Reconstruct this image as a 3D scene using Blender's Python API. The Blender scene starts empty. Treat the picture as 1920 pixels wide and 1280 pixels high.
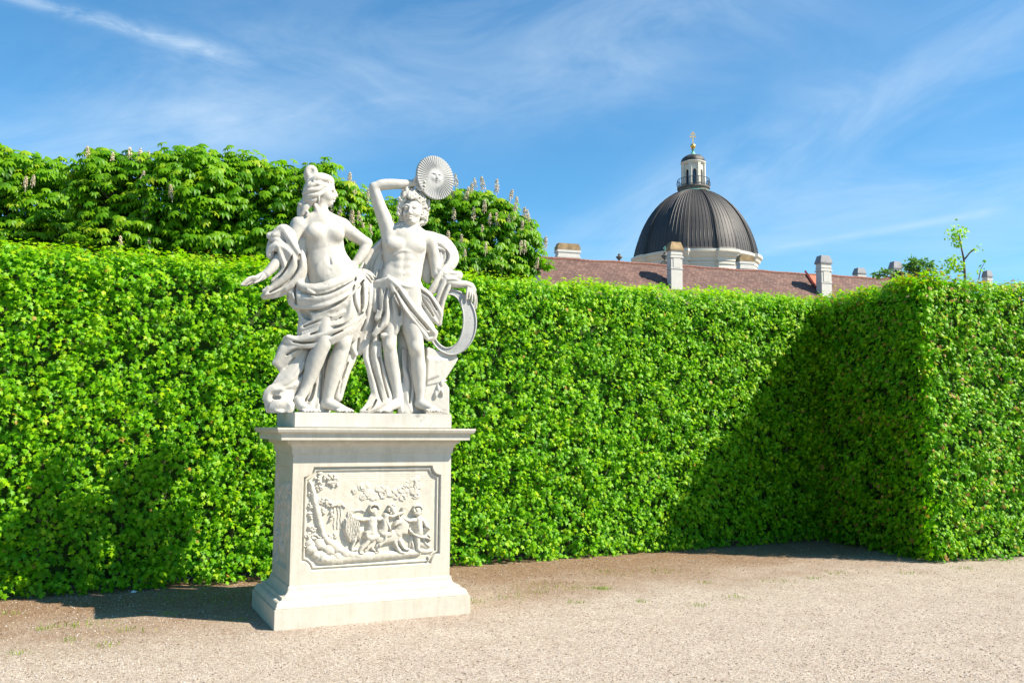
import bpy, bmesh, math, random
import numpy as np
from mathutils import Matrix
random.seed(7); RNG = np.random.default_rng(11)
R = math.radians

# ------------------------------------------------------------------ camera
FPX = 1672.6; PITCH = 0.0966; ROLL = 0.0069; EYE = 1.6
scene = bpy.context.scene
COL = scene.collection
cam_d = bpy.data.cameras.new("camera"); cam = bpy.data.objects.new("camera", cam_d); COL.objects.link(cam)
cam_d.sensor_width = 36.0; cam_d.lens = FPX / 1920 * 36.0
cam_d.clip_start = 0.05; cam_d.clip_end = 4000
cam.matrix_world = Matrix.Translation((0, 0, EYE)) @ Matrix.Rotation(math.pi / 2 + PITCH, 4, 'X') @ Matrix.Rotation(ROLL, 4, 'Z')
scene.camera = cam

# ------------------------------------------------------------------ world and sun
SUN_EL = 44.3; SUN_TO = (0.968, -0.25)       # horizontal direction towards the sun
az = math.atan2(SUN_TO[0], SUN_TO[1])
world = bpy.data.worlds.new("World"); scene.world = world; world.use_nodes = True
sun_d = bpy.data.lights.new("sun", 'SUN'); sun_d.energy = 5.0; sun_d.angle = R(0.53); sun_d.color = (1.0, 0.91, 0.77)
sun = bpy.data.objects.new("sun", sun_d); COL.objects.link(sun)
sun.rotation_euler = (R(90 - SUN_EL), 0, math.atan2(SUN_TO[0], -SUN_TO[1]))
scene.view_settings.view_transform = 'Standard'; scene.view_settings.look = 'None'
scene.view_settings.gamma = 1.0; scene.view_settings.exposure = 1.0
scene.cycles.max_bounces = 6; scene.cycles.transparent_max_bounces = 4
scene.cycles.diffuse_bounces = 3

_c, _s = math.cos(PITCH), math.sin(PITCH)
def ray(px, py):
    X, Y = px - 960, py - 640; cr, sr = math.cos(ROLL), math.sin(ROLL)
    x = (X * cr + Y * sr) / FPX; v = (X * sr - Y * cr) / FPX
    return np.array([x, _c - v * _s, _s + v * _c])
def at(px, py, Y):                      # point of a pixel's ray at depth Y
    r = ray(px, py); return np.array([0, 0, EYE]) + r * (Y / r[1])
def ground(px, py):
    r = ray(px, py); return np.array([0, 0, EYE]) + r * (-EYE / r[2])

def build_world():
    nt = world.node_tree; nt.nodes.clear(); N = nt.nodes.new; L = nt.links.new
    out = N('ShaderNodeOutputWorld'); bg = N('ShaderNodeBackground'); bg.inputs[1].default_value = 0.088
    L(bg.outputs[0], out.inputs[0])
    sky = N('ShaderNodeTexSky'); sky.sky_type = 'NISHITA'; sky.sun_disc = False
    sky.sun_elevation = R(SUN_EL); sky.sun_rotation = az
    sky.air_density = 1.0; sky.dust_density = 0.35; sky.ozone_density = 2.2; sky.altitude = 200
    tc = N('ShaderNodeTexCoord')
    def dot(v):
        n = N('ShaderNodeVectorMath'); n.operation = 'DOT_PRODUCT'; L(tc.outputs['Generated'], n.inputs[0])
        n.inputs[1].default_value = tuple(v); return n.outputs['Value']
    def m(op, a, b=None, clamp=False):
        n = N('ShaderNodeMath'); n.operation = op; n.use_clamp = clamp
        for i, q in enumerate((a, b)):
            if q is None: continue
            if isinstance(q, (int, float)): n.inputs[i].default_value = q
            else: L(q, n.inputs[i])
        return n.outputs[0]
    def streak(a, b, w, soft, amp, fr, det=5, seed=0.0, lo=0.42, hi=0.75, ends=0.1):
        A = ray(*a); B = ray(*b); A = A / np.linalg.norm(A); B = B / np.linalg.norm(B)
        n = np.cross(A, B); n /= np.linalg.norm(n); mid = A + B; mid /= np.linalg.norm(mid)
        t = np.cross(n, mid); half = abs(np.dot(B - A, t)) / 2
        d = dot(n); s = dot(t)
        dd = m('DIVIDE', d, w); g = m('POWER', 2.718, m('MULTIPLY', m('MULTIPLY', dd, dd), -1.0))
        e = m('SUBTRACT', 1.0, m('DIVIDE', m('SUBTRACT', m('ABSOLUTE', s), half), ends * 1.0), True)
        cx = N('ShaderNodeCombineXYZ')
        L(m('MULTIPLY', d, fr[0]), cx.inputs[0]); L(m('MULTIPLY', s, fr[1]), cx.inputs[1]); cx.inputs[2].default_value = seed
        nz = N('ShaderNodeTexNoise'); nz.inputs['Scale'].default_value = 1.0; nz.inputs['Detail'].default_value = det
        nz.inputs['Roughness'].default_value = 0.62; nz.inputs['Distortion'].default_value = soft
        L(cx.outputs[0], nz.inputs['Vector'])
        mr = N('ShaderNodeMapRange'); mr.interpolation_type = 'SMOOTHSTEP'
        mr.inputs['From Min'].default_value = lo; mr.inputs['From Max'].default_value = hi
        L(nz.outputs[0], mr.inputs['Value'])
        return m('MULTIPLY', m('MULTIPLY', m('MULTIPLY', g, e), mr.outputs[0]), amp)
    parts = [
        streak((-60, -35), (400, 98), 0.0075, 0.5, 0.7, (60, 20), seed=1.0, lo=0.25, hi=0.75, ends=0.05),
        streak((380, 170), (1250, 60), 0.075, 0.9, 0.60, (9, 4), seed=3.0, lo=0.25, hi=0.85, ends=0.25),
        streak((250, 265), (1000, 150), 0.03, 0.9, 0.4, (10, 4), seed=5.0, lo=0.22, hi=0.8, ends=0.2),
        streak((1250, 400), (2000, 0), 0.05, 0.8, 0.62, (11, 4), seed=7.0, lo=0.22, hi=0.85, ends=0.2),
        streak((1400, 390), (2000, 330), 0.045, 0.6, 0.5, (14, 4), seed=9.0, lo=0.22, hi=0.8, ends=0.15),
        streak((1440, 470), (1840, 400), 0.004, 0.3, 0.28, (60, 9), seed=11.0, lo=0.2, hi=0.6, ends=0.03),
        streak((960, 520), (2100, 470), 0.05, 0.5, 0.35, (20, 3), seed=13.0, lo=0.2, hi=0.7, ends=0.2),
        streak((-100, 300), (500, 220), 0.05, 0.5, 0.3, (20, 4), seed=15.0, lo=0.3, hi=0.7, ends=0.2),
    ]
    tot = parts[0]
    for q in parts[1:]: tot = m('ADD', tot, q)
    tot = m('MINIMUM', m('MULTIPLY', tot, 0.68), 0.75)
    tint = N('ShaderNodeMix'); tint.data_type = 'RGBA'; tint.blend_type = 'MULTIPLY'; tint.inputs[0].default_value = 1.0
    L(sky.outputs[0], tint.inputs['A']); tint.inputs['B'].default_value = SKY_TINT
    mix = N('ShaderNodeMix'); mix.data_type = 'RGBA'
    L(tot, mix.inputs[0]); L(tint.outputs['Result'], mix.inputs['A']); mix.inputs['B'].default_value = CLOUD
    L(mix.outputs['Result'], bg.inputs[0])
SKY_TINT = (0.46, 0.93, 1.10, 1); CLOUD = (4.7, 5.6, 6.4, 1)
build_world()

# ------------------------------------------------------------------ helpers
def tag(o, label=None, cat=None, group=None, kind=None):
    for k, v in (('label', label), ('category', cat), ('group', group), ('kind', kind)):
        if v: o[k] = v
    return o
def empty(name, loc=(0, 0, 0), rz=0.0, parent=None):
    o = bpy.data.objects.new(name, None); COL.objects.link(o); o.location = loc; o.rotation_euler = (0, 0, rz)
    o.empty_display_size = 0.2; o.parent = parent; return o
def link(name, me, mat=None, parent=None, smooth=False):
    o = bpy.data.objects.new(name, me); COL.objects.link(o); o.parent = parent
    if mat: me.materials.append(mat)
    me.polygons.foreach_set('use_smooth', np.full(len(me.polygons), bool(smooth)))
    return o
def npmesh(name, V, F, mat=None, parent=None, smooth=False, attrs=None, F2=None):
    """V (n,3); F (m,3|4) ; F2 optional second face array with another vertex count"""
    me = bpy.data.meshes.new(name); V = np.asarray(V, np.float32)
    me.vertices.add(len(V)); me.vertices.foreach_set('co', V.ravel())
    Fs = [np.asarray(f, np.int32) for f in (F, F2) if f is not None and len(f)]
    idx = np.concatenate([f.ravel() for f in Fs]); tot = np.concatenate([np.full(len(f), f.shape[1], np.int32) for f in Fs])
    st = np.concatenate([[0], np.cumsum(tot)[:-1]]).astype(np.int32)
    me.loops.add(len(idx)); me.loops.foreach_set('vertex_index', idx)
    me.polygons.add(len(tot)); me.polygons.foreach_set('loop_start', st)
    try: me.polygons.foreach_set('loop_total', tot)
    except Exception: pass
    me.update(calc_edges=True)
    for k, a in (attrs or {}).items():
        at_ = me.attributes.new(k, 'FLOAT', 'POINT'); at_.data.foreach_set('value', np.asarray(a, np.float32))
    return link(name, me, mat, parent, smooth)
def bmobj(name, bm, mat=None, parent=None, smooth=False):
    me = bpy.data.meshes.new(name); bmesh.ops.recalc_face_normals(bm, faces=bm.faces[:]); bm.to_mesh(me); bm.free()
    return link(name, me, mat, parent, smooth)
def box(bm, c, s, rz=0.0, bev=0.0):
    r = bmesh.ops.create_cube(bm, size=1.0); vs = r['verts']
    for v in vs:
        x, y, z = v.co.x * s[0], v.co.y * s[1], v.co.z * s[2]
        v.co = (c[0] + x * math.cos(rz) - y * math.sin(rz), c[1] + x * math.sin(rz) + y * math.cos(rz), c[2] + z)
    if bev:
        es = list({e for v in vs for e in v.link_edges})
        bmesh.ops.bevel(bm, geom=es, offset=bev, segments=2, affect='EDGES')
def tube(pts, rad, n=8, cap=True):
    pts = np.asarray(pts, float); rad = np.broadcast_to(np.asarray(rad, float), (len(pts),)); V = []; up = np.array([0.13, 0.2, 1.0])
    for i in range(len(pts)):
        t = pts[min(i + 1, len(pts) - 1)] - pts[max(i - 1, 0)]; t /= np.linalg.norm(t) + 1e-9
        a = np.cross(t, up); 
        if np.linalg.norm(a) < 1e-3: a = np.cross(t, [1, 0, 0])
        a /= np.linalg.norm(a); b = np.cross(t, a)
        for k in range(n):
            q = 2 * math.pi * k / n; V.append(pts[i] + rad[i] * (a * math.cos(q) + b * math.sin(q)))
    F = [(i * n + k, i * n + (k + 1) % n, (i + 1) * n + (k + 1) % n, (i + 1) * n + k) for i in range(len(pts) - 1) for k in range(n)]
    V = list(V); T = []
    if cap:
        V.append(pts[0]); V.append(pts[-1]); a, b = len(V) - 2, len(V) - 1; m = (len(pts) - 1) * n
        T = [(a, (k + 1) % n, k) for k in range(n)] + [(b, m + k, m + (k + 1) % n) for k in range(n)]
    return np.array(V), np.array(F), np.array(T, int).reshape(-1, 3)
class Bag:                               # collects pieces of ONE object
    def __init__(s): s.V = []; s.Q = []; s.T = []; s.n = 0
    def add(s, V, Q=None, T=None):
        s.V.append(np.asarray(V, float))
        if Q is not None and len(Q): s.Q.append(np.asarray(Q) + s.n)
        if T is not None and len(T): s.T.append(np.asarray(T) + s.n)
        s.n += len(V)
    def tube(s, *a, **k): s.add(*tube(*a, **k)); return s
    def box(s, c, sz, rz=0.0):
        V = np.array([(x, y, z) for x in (-.5, .5) for y in (-.5, .5) for z in (-.5, .5)]) * np.array(sz)
        cr, sr = math.cos(rz), math.sin(rz); V = np.stack([V[:, 0] * cr - V[:, 1] * sr, V[:, 0] * sr + V[:, 1] * cr, V[:, 2]], 1) + np.array(c)
        s.add(V, [(0, 1, 3, 2), (4, 6, 7, 5), (0, 4, 5, 1), (2, 3, 7, 6), (0, 2, 6, 4), (1, 5, 7, 3)]); return s
    def build(s, name, mat, parent=None, smooth=False):
        Q = np.concatenate(s.Q) if s.Q else None; T = np.concatenate(s.T) if s.T else None
        if Q is None: Q, T = T, None
        return npmesh(name, np.concatenate(s.V), Q, mat, parent, smooth, None, T)

# ------------------------------------------------------------------ materials
def newmat(name):
    m = bpy.data.materials.new(name); m.use_nodes = True; nt = m.node_tree
    return m, nt, nt.nodes['Principled BSDF'], nt.nodes.new, nt.links.new
def ramp(N, stops):
    r = N('ShaderNodeValToRGB'); el = r.color_ramp.elements
    while len(el) > 1: el.remove(el[-1])
    el[0].position = stops[0][0]; el[0].color = (*stops[0][1], 1)
    for p, c in stops[1:]:
        e = el.new(p); e.color = (*c, 1)
    return r
def noise(N, L, vec, sc, det=4, rough=0.55, dist=0.0):
    n = N('ShaderNodeTexNoise'); n.inputs['Scale'].default_value = sc; n.inputs['Detail'].default_value = det
    n.inputs['Roughness'].default_value = rough; n.inputs['Distortion'].default_value = dist
    if vec is not None: L(vec, n.inputs['Vector'])
    return n
def mixc(N, L, fac, a, b, mode='MIX'):
    m = N('ShaderNodeMix'); m.data_type = 'RGBA'; m.blend_type = mode
    for inp, q in ((m.inputs[0], fac), (m.inputs['A'], a), (m.inputs['B'], b)):
        if isinstance(q, (int, float)): inp.default_value = q
        elif isinstance(q, tuple): inp.default_value = (*q, 1) if len(q) == 3 else q
        else: L(q, inp)
    return m.outputs['Result']
def bump(N, L, b, h, strength, dist):
    n = N('ShaderNodeBump'); n.inputs['Strength'].default_value = strength; n.inputs['Distance'].default_value = dist
    L(h, n.inputs['Height']); L(n.outputs[0], b.inputs['Normal']); return n
def simple(name, col, rough=0.7, var=0.12, sc=6.0, metal=0.0, bmp=0.0, bsc=40.0):
    m, nt, b, N, L = newmat(name); g = N('ShaderNodeNewGeometry')
    n = noise(N, L, g.outputs['Position'], sc, 5)
    lo = tuple(c * (1 - var) for c in col); hi = tuple(min(1, c * (1 + var)) for c in col)
    r = ramp(N, [(0.3, lo), (0.7, hi)]); L(n.outputs[0], r.inputs[0]); L(r.outputs[0], b.inputs['Base Color'])
    b.inputs['Roughness'].default_value = rough; b.inputs['Metallic'].default_value = metal
    if bmp:
        n2 = noise(N, L, g.outputs['Position'], bsc, 4); bump(N, L, b, n2.outputs[0], bmp, 0.01)
    return m
def leafmat(name, stops, transl=0.35, tmul=(1.25, 1.35, 0.5), rough=0.45, big=None):
    m, nt, b, N, L = newmat(name)
    a = N('ShaderNodeAttribute'); a.attribute_name = 'tint'
    r = ramp(N, stops); L(a.outputs['Fac'], r.inputs[0]); col = r.outputs[0]
    L(col, b.inputs['Base Color']); b.inputs['Roughness'].default_value = rough
    b.inputs['Specular IOR Level'].default_value = 0.22
    t = N('ShaderNodeBsdfTranslucent'); tc = mixc(N, L, 1.0, col, tmul, 'MULTIPLY'); L(tc, t.inputs[0])
    mx = N('ShaderNodeMixShader'); mx.inputs[0].default_value = transl
    L(b.outputs[0], mx.inputs[1]); L(t.outputs[0], mx.inputs[2]); L(mx.outputs[0], nt.nodes['Material Output'].inputs[0])
    return m
def stone(name, base, dirt, spots=0.0, bmp=0.25):
    m, nt, b, N, L = newmat(name); tc = N('ShaderNodeTexCoord'); v = tc.outputs['Object']
    n1 = noise(N, L, v, 2.2, 6, 0.6, 0.4); n2 = noise(N, L, v, 16, 5, 0.65)
    r1 = ramp(N, [(0.35, base), (0.72, tuple(c * d for c, d in zip(base, dirt)))]); L(n1.outputs[0], r1.inputs[0])
    r2 = ramp(N, [(0.3, (0.93, 0.93, 0.92)), (0.65, (1.02, 1.02, 1.02))]); L(n2.outputs[0], r2.inputs[0])
    c = mixc(N, L, 1.0, r1.outputs[0], r2.outputs[0], 'MULTIPLY')
    if spots:
        n3 = noise(N, L, v, 11, 8, 0.75, 0.6); r3 = ramp(N, [(0.57, (0, 0, 0)), (0.66, (1, 1, 1))]); L(n3.outputs[0], r3.inputs[0])
        n4 = noise(N, L, v, 3.1, 2, 0.5); r4 = ramp(N, [(0.46, (0, 0, 0)), (0.60, (1, 1, 1))]); L(n4.outputs[0], r4.inputs[0])
        k = mixc(N, L, 1.0, r3.outputs[0], r4.outputs[0], 'MULTIPLY'); mm = N('ShaderNodeMath'); mm.operation = 'MULTIPLY'
        L(k, mm.inputs[0]); mm.inputs[1].default_value = spots
        c = mixc(N, L, mm.outputs[0], c, tuple(q * 0.40 for q in base))
    mp_ = N('ShaderNodeMapping'); L(v, mp_.inputs[0]); mp_.inputs['Scale'].default_value = (9, 9, 0.9)
    n5 = noise(N, L, mp_.outputs[0], 1.6, 6, 0.7, 0.5); r5 = ramp(N, [(0.45, (1, 1, 1)), (0.75, (0.84, 0.83, 0.80))]); L(n5.outputs[0], r5.inputs[0])
    c = mixc(N, L, 1.0, c, r5.outputs[0], 'MULTIPLY')
    L(c, b.inputs['Base Color']); b.inputs['Roughness'].default_value = 0.72; b.inputs['Specular IOR Level'].default_value = 0.3
    nb = noise(N, L, v, 55, 6, 0.7); nb2 = noise(N, L, v, 9, 4, 0.6)
    s = N('ShaderNodeMath'); s.operation = 'ADD'; L(nb.outputs[0], s.inputs[0]); L(nb2.outputs[0], s.inputs[1])
    bump(N, L, b, s.outputs[0], bmp, 0.006)
    return m
M_STATUE = stone('white_painted_stone', (0.54, 0.515, 0.465), (0.84, 0.83, 0.82), 0.75)
M_PED = stone('cream_plaster_stone', (0.56, 0.52, 0.44), (0.92, 0.91, 0.89), 0.0, 0.3)
# ------------------------------------------------------------------ ground
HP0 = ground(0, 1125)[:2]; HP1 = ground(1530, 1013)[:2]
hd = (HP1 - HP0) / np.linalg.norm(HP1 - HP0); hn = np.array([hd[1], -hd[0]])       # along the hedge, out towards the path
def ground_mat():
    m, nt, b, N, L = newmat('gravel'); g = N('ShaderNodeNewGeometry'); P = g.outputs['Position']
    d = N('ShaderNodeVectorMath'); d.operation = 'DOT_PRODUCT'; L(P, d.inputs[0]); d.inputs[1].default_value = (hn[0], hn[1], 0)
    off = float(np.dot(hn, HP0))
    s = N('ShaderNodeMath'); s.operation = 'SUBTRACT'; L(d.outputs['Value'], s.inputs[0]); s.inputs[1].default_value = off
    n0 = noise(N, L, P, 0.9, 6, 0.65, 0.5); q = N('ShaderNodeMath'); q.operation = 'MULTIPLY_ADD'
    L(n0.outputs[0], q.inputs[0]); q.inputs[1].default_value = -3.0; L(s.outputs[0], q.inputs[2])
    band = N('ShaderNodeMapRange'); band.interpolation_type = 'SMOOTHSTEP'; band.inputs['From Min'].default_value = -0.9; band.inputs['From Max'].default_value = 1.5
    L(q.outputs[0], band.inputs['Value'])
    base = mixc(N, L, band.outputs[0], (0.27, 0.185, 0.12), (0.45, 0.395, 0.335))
    # grains
    vo = N('ShaderNodeTexVoronoi'); vo.inputs['Scale'].default_value = 105; L(P, vo.inputs['Vector'])
    gr = ramp(N, [(0.0, (0.38, 0.30, 0.25)), (0.3, (0.85, 0.78, 0.72)), (0.6, (1.05, 1.0, 0.95)), (1.0, (1.6, 1.6, 1.6))])
    sp = N('ShaderNodeSeparateColor'); L(vo.outputs['Color'], sp.inputs[0]); L(sp.outputs[0], gr.inputs[0])
    c = mixc(N, L, 0.62, base, mixc(N, L, 1.0, base, gr.outputs[0], 'MULTIPLY'))
    vo2 = N('ShaderNodeTexVoronoi'); vo2.inputs['Scale'].default_value = 46; L(P, vo2.inputs['Vector'])
    sp2 = N('ShaderNodeSeparateColor'); L(vo2.outputs['Color'], sp2.inputs[0])
    gr2 = ramp(N, [(0.0, (0.7, 0.6, 0.52)), (0.12, (1, 1, 1)), (0.9, (1, 1, 1)), (1.0, (1.25, 1.22, 1.18))]); L(sp2.outputs[1], gr2.inputs[0])
    c = mixc(N, L, 0.8, c, mixc(N, L, 1.0, c, gr2.outputs[0], 'MULTIPLY'))
    n3 = noise(N, L, P, 2.6, 7, 0.7, 0.3); r3 = ramp(N, [(0.3, (0.88, 0.85, 0.82)), (0.7, (1.06, 1.06, 1.06))]); L(n3.outputs[0], r3.inputs[0])
    c = mixc(N, L, 1.0, c, r3.outputs[0], 'MULTIPLY')
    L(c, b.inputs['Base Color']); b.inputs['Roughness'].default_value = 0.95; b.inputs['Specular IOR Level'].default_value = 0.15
    nb = noise(N, L, P, 5, 6, 0.75); ad = N('ShaderNodeMath'); ad.operation = 'MULTIPLY_ADD'
    L(vo.outputs['Distance'], ad.inputs[0]); ad.inputs[1].default_value = -0.6; L(nb.outputs[0], ad.inputs[2])
    bump(N, L, b, ad.outputs[0], 0.8, 0.02)
    return m
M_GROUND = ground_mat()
bm = bmesh.new()
vs = [bm.verts.new(p) for p in ((-900, -300, 0), (900, -300, 0), (900, 1500, 0), (-900, 1500, 0))]; bm.faces.new(vs)
tag(bmobj('gravel_ground', bm, M_GROUND), kind='structure')

def rotmats(nrm, tip):
    """rows: local x, y(tip), z(normal)"""
    z = nrm / np.linalg.norm(nrm, axis=1, keepdims=True)
    y = tip - (tip * z).sum(1, keepdims=True) * z; y /= np.linalg.norm(y, axis=1, keepdims=True) + 1e-9
    x = np.cross(y, z); return np.stack([x, y, z], 1)
def scatter(name, T, F, pos, M, sc, mat, parent=None, attrs=None, smooth=True):
    n, k = len(pos), len(T)
    V = np.einsum('kj,nji->nki', T, M) * np.asarray(sc).reshape(n, 1, 1) + pos[:, None, :]
    Fa = (F[None] + (np.arange(n) * k)[:, None, None]).reshape(-1, F.shape[1])
    at_ = {a: np.repeat(v, k) for a, v in (attrs or {}).items()}
    return npmesh(name, V.reshape(-1, 3), Fa, mat, parent, smooth, at_)
def rnd_unit(n): v = RNG.normal(size=(n, 3)); return v / np.linalg.norm(v, axis=1, keepdims=True)

# pebbles lying on the gravel
n = 60000
yy = 4.6 + RNG.random(n) ** 1.5 * 8; xx = (RNG.random(n) - 0.5) * 1.45 * yy
side = (np.stack([xx, yy], 1) - HP0) @ hn; keep = side > -0.1; xx, yy = xx[keep], yy[keep]; n = len(xx)
OT = np.array([(1, 0, 0), (0, .8, 0), (-.9, .1, 0), (.1, -.9, 0), (.1, .1, .55), (0, 0, -.4)], float)
OF = np.array([(0, 1, 4), (1, 2, 4), (2, 3, 4), (3, 0, 4), (1, 0, 5), (2, 1, 5), (3, 2, 5), (0, 3, 5)])
nr = rnd_unit(n) * 0.35 + np.array([0, 0, 1])
mp, nt, b, N, L = newmat('pebble_stone'); a = N('ShaderNodeAttribute'); a.attribute_name = 'tint'
r = ramp(N, [(0, (0.16, 0.12, 0.09)), (0.3, (0.33, 0.24, 0.17)), (0.6, (0.42, 0.36, 0.30)), (1, (0.6, 0.56, 0.52))]); L(a.outputs['Fac'], r.inputs[0]); L(r.outputs[0], b.inputs['Base Color']); b.inputs['Roughness'].default_value = 0.9
tag(scatter('pebbles', OT, OF, np.stack([xx, yy, np.full(n, 0.001)], 1), rotmats(nr, rnd_unit(n)), 0.003 + RNG.random(n) ** 2.5 * 0.008, mp, attrs={'tint': RNG.random(n)}),
    'loose pale and brown pebbles strewn over the gravel path', 'pebbles', kind='stuff')
# dead leaves and litter, mostly in the strip before the hedge
n = 6500
al = RNG.random(n) * 14 - 2.0; sd = np.abs(RNG.normal(size=n)) * 0.9
pos = HP0[None] + al[:, None] * hd + sd[:, None] * hn; pos = np.concatenate([pos, RNG.normal(size=n)[:, None] * 0.001 + 0.008], 1)
DT = np.array([(-.5, 0, 0), (0, -.35, .1), (.5, .05, 0), (.05, .4, .15)], float); DF = np.array([(0, 1, 2), (0, 2, 3)])
M_LITTER = leafmat('dead_leaf', [(0, (0.10, 0.05, 0.025)), (0.5, (0.22, 0.12, 0.06)), (1, (0.36, 0.25, 0.14))], 0.1, (1, 1, 1), 0.8)
tag(scatter('leaf_litter', DT, DF, pos, rotmats(rnd_unit(n) * 0.4 + np.array([0, 0, 1]), rnd_unit(n)), 0.008 + RNG.random(n) ** 2 * 0.02, M_LITTER, attrs={'tint': RNG.random(n)}),
    'brown leaf litter scattered on the gravel along the hedge foot', 'leaf litter', kind='stuff')
# grass tufts
spots = [(1025, 1098, .16), (1085, 1103, .10), (1128, 1104, .05), (1010, 1110, .12), (1325, 1092, .05), (1310, 1135, .06), (960, 1120, .14), (1085, 1130, .05), (1200, 1128, .05), (890, 1128, .08),
         (345, 1110, .10), (450, 1162, .06), (122, 1173, .08), (80, 1180, .04), (190, 1170, .12), (240, 1182, .08), (130, 1200, .05), (35, 1226, .05), (320, 1152, .05), (1810, 1066, .10), (1890, 1052, .08),
         (380, 1115, .2), (300, 1122, .15), (1380, 1120, .08), (1460, 1090, .10), (1570, 1075, .1), (420, 1130, .15), (10, 1150, .08), (200, 1210, .06), (1523, 1085, .05), (1700, 1075, .08), (1240, 1070, .15), (1150, 1075, .2)]
gp, gs = [], []
for px, py, rad in spots:
    g = ground(px, py); k = int(20 + rad * 280)
    if (px, py) == (1128, 1104): k = 110
    gp.append(g[None, :2] + RNG.normal(size=(k, 2)) * np.array([rad, rad * 0.8])); gs.append(np.full(k, 0.03))
gp = np.concatenate(gp); n = len(gp); GT = np.array([(-.1, 0, 0), (.1, 0, 0), (.06, .1, .6), (0, .35, 1)], float); GF = np.array([(0, 1, 2), (0, 2, 3)])
yaw = RNG.random(n) * 6.28; Mz = np.stack([np.stack([np.cos(yaw), np.sin(yaw), 0 * yaw], 1), np.stack([-np.sin(yaw), np.cos(yaw), 0 * yaw], 1), np.tile([0, 0, 1.], (n, 1))], 1)
M_GRASS = leafmat('grass_blade', [(0, (0.14, 0.24, 0.02)), (1, (0.30, 0.38, 0.05))], 0.3)
tag(scatter('grass', GT, GF, np.concatenate([gp, np.zeros((n, 1))], 1), Mz, 0.012 + RNG.random(n) * 0.022, M_GRASS, attrs={'tint': RNG.random(n)}),
    'sparse short grass tufts growing through the gravel', 'grass', kind='stuff')
o_white = Bag(); g = ground(250, 1111)
o_white.add(np.array([(-.02, -.01, .002), (.02, -.012, .004), (.026, .012, .012), (-.015, .014, .018), (0, 0, .022)]) * 1.2 + g, None, [(0, 1, 4), (1, 2, 4), (2, 3, 4), (3, 0, 4)])
tag(o_white.build('paper_scrap', simple('scrap_paper', (0.6, 0.6, 0.6))), 'small crumpled white paper scrap at the foot of the long hedge', 'litter')

# ------------------------------------------------------------------ hedges
LEAF_T = np.array([(0, .42, .05), (0, 0, 0), (-.36, .04, -.06), (-.22, .27, 0), (-.55, .50, -.10), (-.19, .60, .0), (0, 1.05, -.16), (.19, .60, .0), (.55, .50, -.10), (.22, .27, 0), (.36, .04, -.06)], float)
LEAF_F = np.array([(0, i, i + 1) for i in range(1, 10)] + [(0, 10, 1)])
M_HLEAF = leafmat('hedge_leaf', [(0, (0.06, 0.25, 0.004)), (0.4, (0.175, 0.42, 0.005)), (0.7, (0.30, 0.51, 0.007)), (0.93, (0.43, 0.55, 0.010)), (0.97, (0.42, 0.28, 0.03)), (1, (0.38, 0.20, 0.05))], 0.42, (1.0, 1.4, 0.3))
M_CORE = simple('hedge_dark_core', (0.03, 0.06, 0.008), 0.95, 0.5, 14)  # dark colour of the light-blocking box inside each hedge
M_BARK = simple('bark', (0.10, 0.075, 0.055), 0.9, 0.4, 9, bmp=0.5)
def wob(P):                              # slow bulges of a clipped face
    a, b, c = P[:, 0], P[:, 1], P[:, 2]
    return (np.sin(a * 2.3 + c * 1.7 + 1) * np.sin(c * 2.9 - b * 1.1) * 0.5 + np.sin(a * 5.1 - c * 4.3 + b * 3) * 0.3 + np.sin(c * 7.7 + a * 6.1) * 0.2)
def hedge_leaves(quads, dens=62, per=9, rs=0.047, pink_glint=0.0):
    """quads: (origin, edge_u, edge_v, outward normal, extra yellow)"""
    PP, NN, TT, SS, CC = [], [], [], [], []
    for o, eu, ev, nn, yel in quads:
        o, eu, ev, nn = map(lambda q: np.array(q, float), (o, eu, ev, nn)); area = np.linalg.norm(np.cross(eu, ev))
        k = int(area * dens); uv = RNG.random((k, 2)); c = o + uv[:, :1] * eu + uv[:, 1:] * ev
        dep = wob(c) * 0.05 + RNG.normal(size=k) * 0.026 + (RNG.random(k) < 0.03) * 0.05
        edge = np.clip((uv[:, 1] - 0.965) / 0.035, 0, 1) if yel < 1 else 0
        c = c + nn * (dep - edge * 0.06)[:, None]
        ax = nn + rnd_unit(k) * 0.5 + np.array([0, 0, 0.25]); ctint = RNG.normal(size=k) * 0.13
        for j in range(per):
            off = rnd_unit(k) * RNG.random(k)[:, None] ** 0.5 * 0.085
            p = c + off; nr = ax + rnd_unit(k) * 0.65 + np.array([0, 0, 0.45])
            tip = off * 6 + nn * 0.35 + np.array([0, 0, -0.55]) + rnd_unit(k) * 0.45
            PP.append(p); NN.append(nr); TT.append(tip); SS.append(rs * (0.62 + RNG.random(k) ** 1.3 * 0.95))
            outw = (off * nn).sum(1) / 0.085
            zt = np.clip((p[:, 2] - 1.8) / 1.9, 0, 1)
            t = 0.40 + ctint + outw * 0.17 + RNG.normal(size=k) * 0.12 + yel * 0.28 + zt * 0.07 + np.where(RNG.random(k) < pink_glint, 0.6, 0)  # last term puts glossy highlights into random leaves as pinkish brown tint
            hot = RNG.random(k) < 0.006; t = np.where(hot, 0.98, np.minimum(t, 0.93 if not pink_glint else 1.0)); CC.append(np.clip(t, 0.02, 1))
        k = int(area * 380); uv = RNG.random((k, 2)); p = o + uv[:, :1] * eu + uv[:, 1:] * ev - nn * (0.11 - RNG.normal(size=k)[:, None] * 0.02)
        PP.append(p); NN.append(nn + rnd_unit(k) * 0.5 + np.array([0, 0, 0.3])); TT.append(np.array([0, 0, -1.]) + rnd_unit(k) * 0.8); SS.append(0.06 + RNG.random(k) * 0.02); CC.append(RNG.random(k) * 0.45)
    return map(np.concatenate, (PP, NN, TT, SS, CC))
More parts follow.
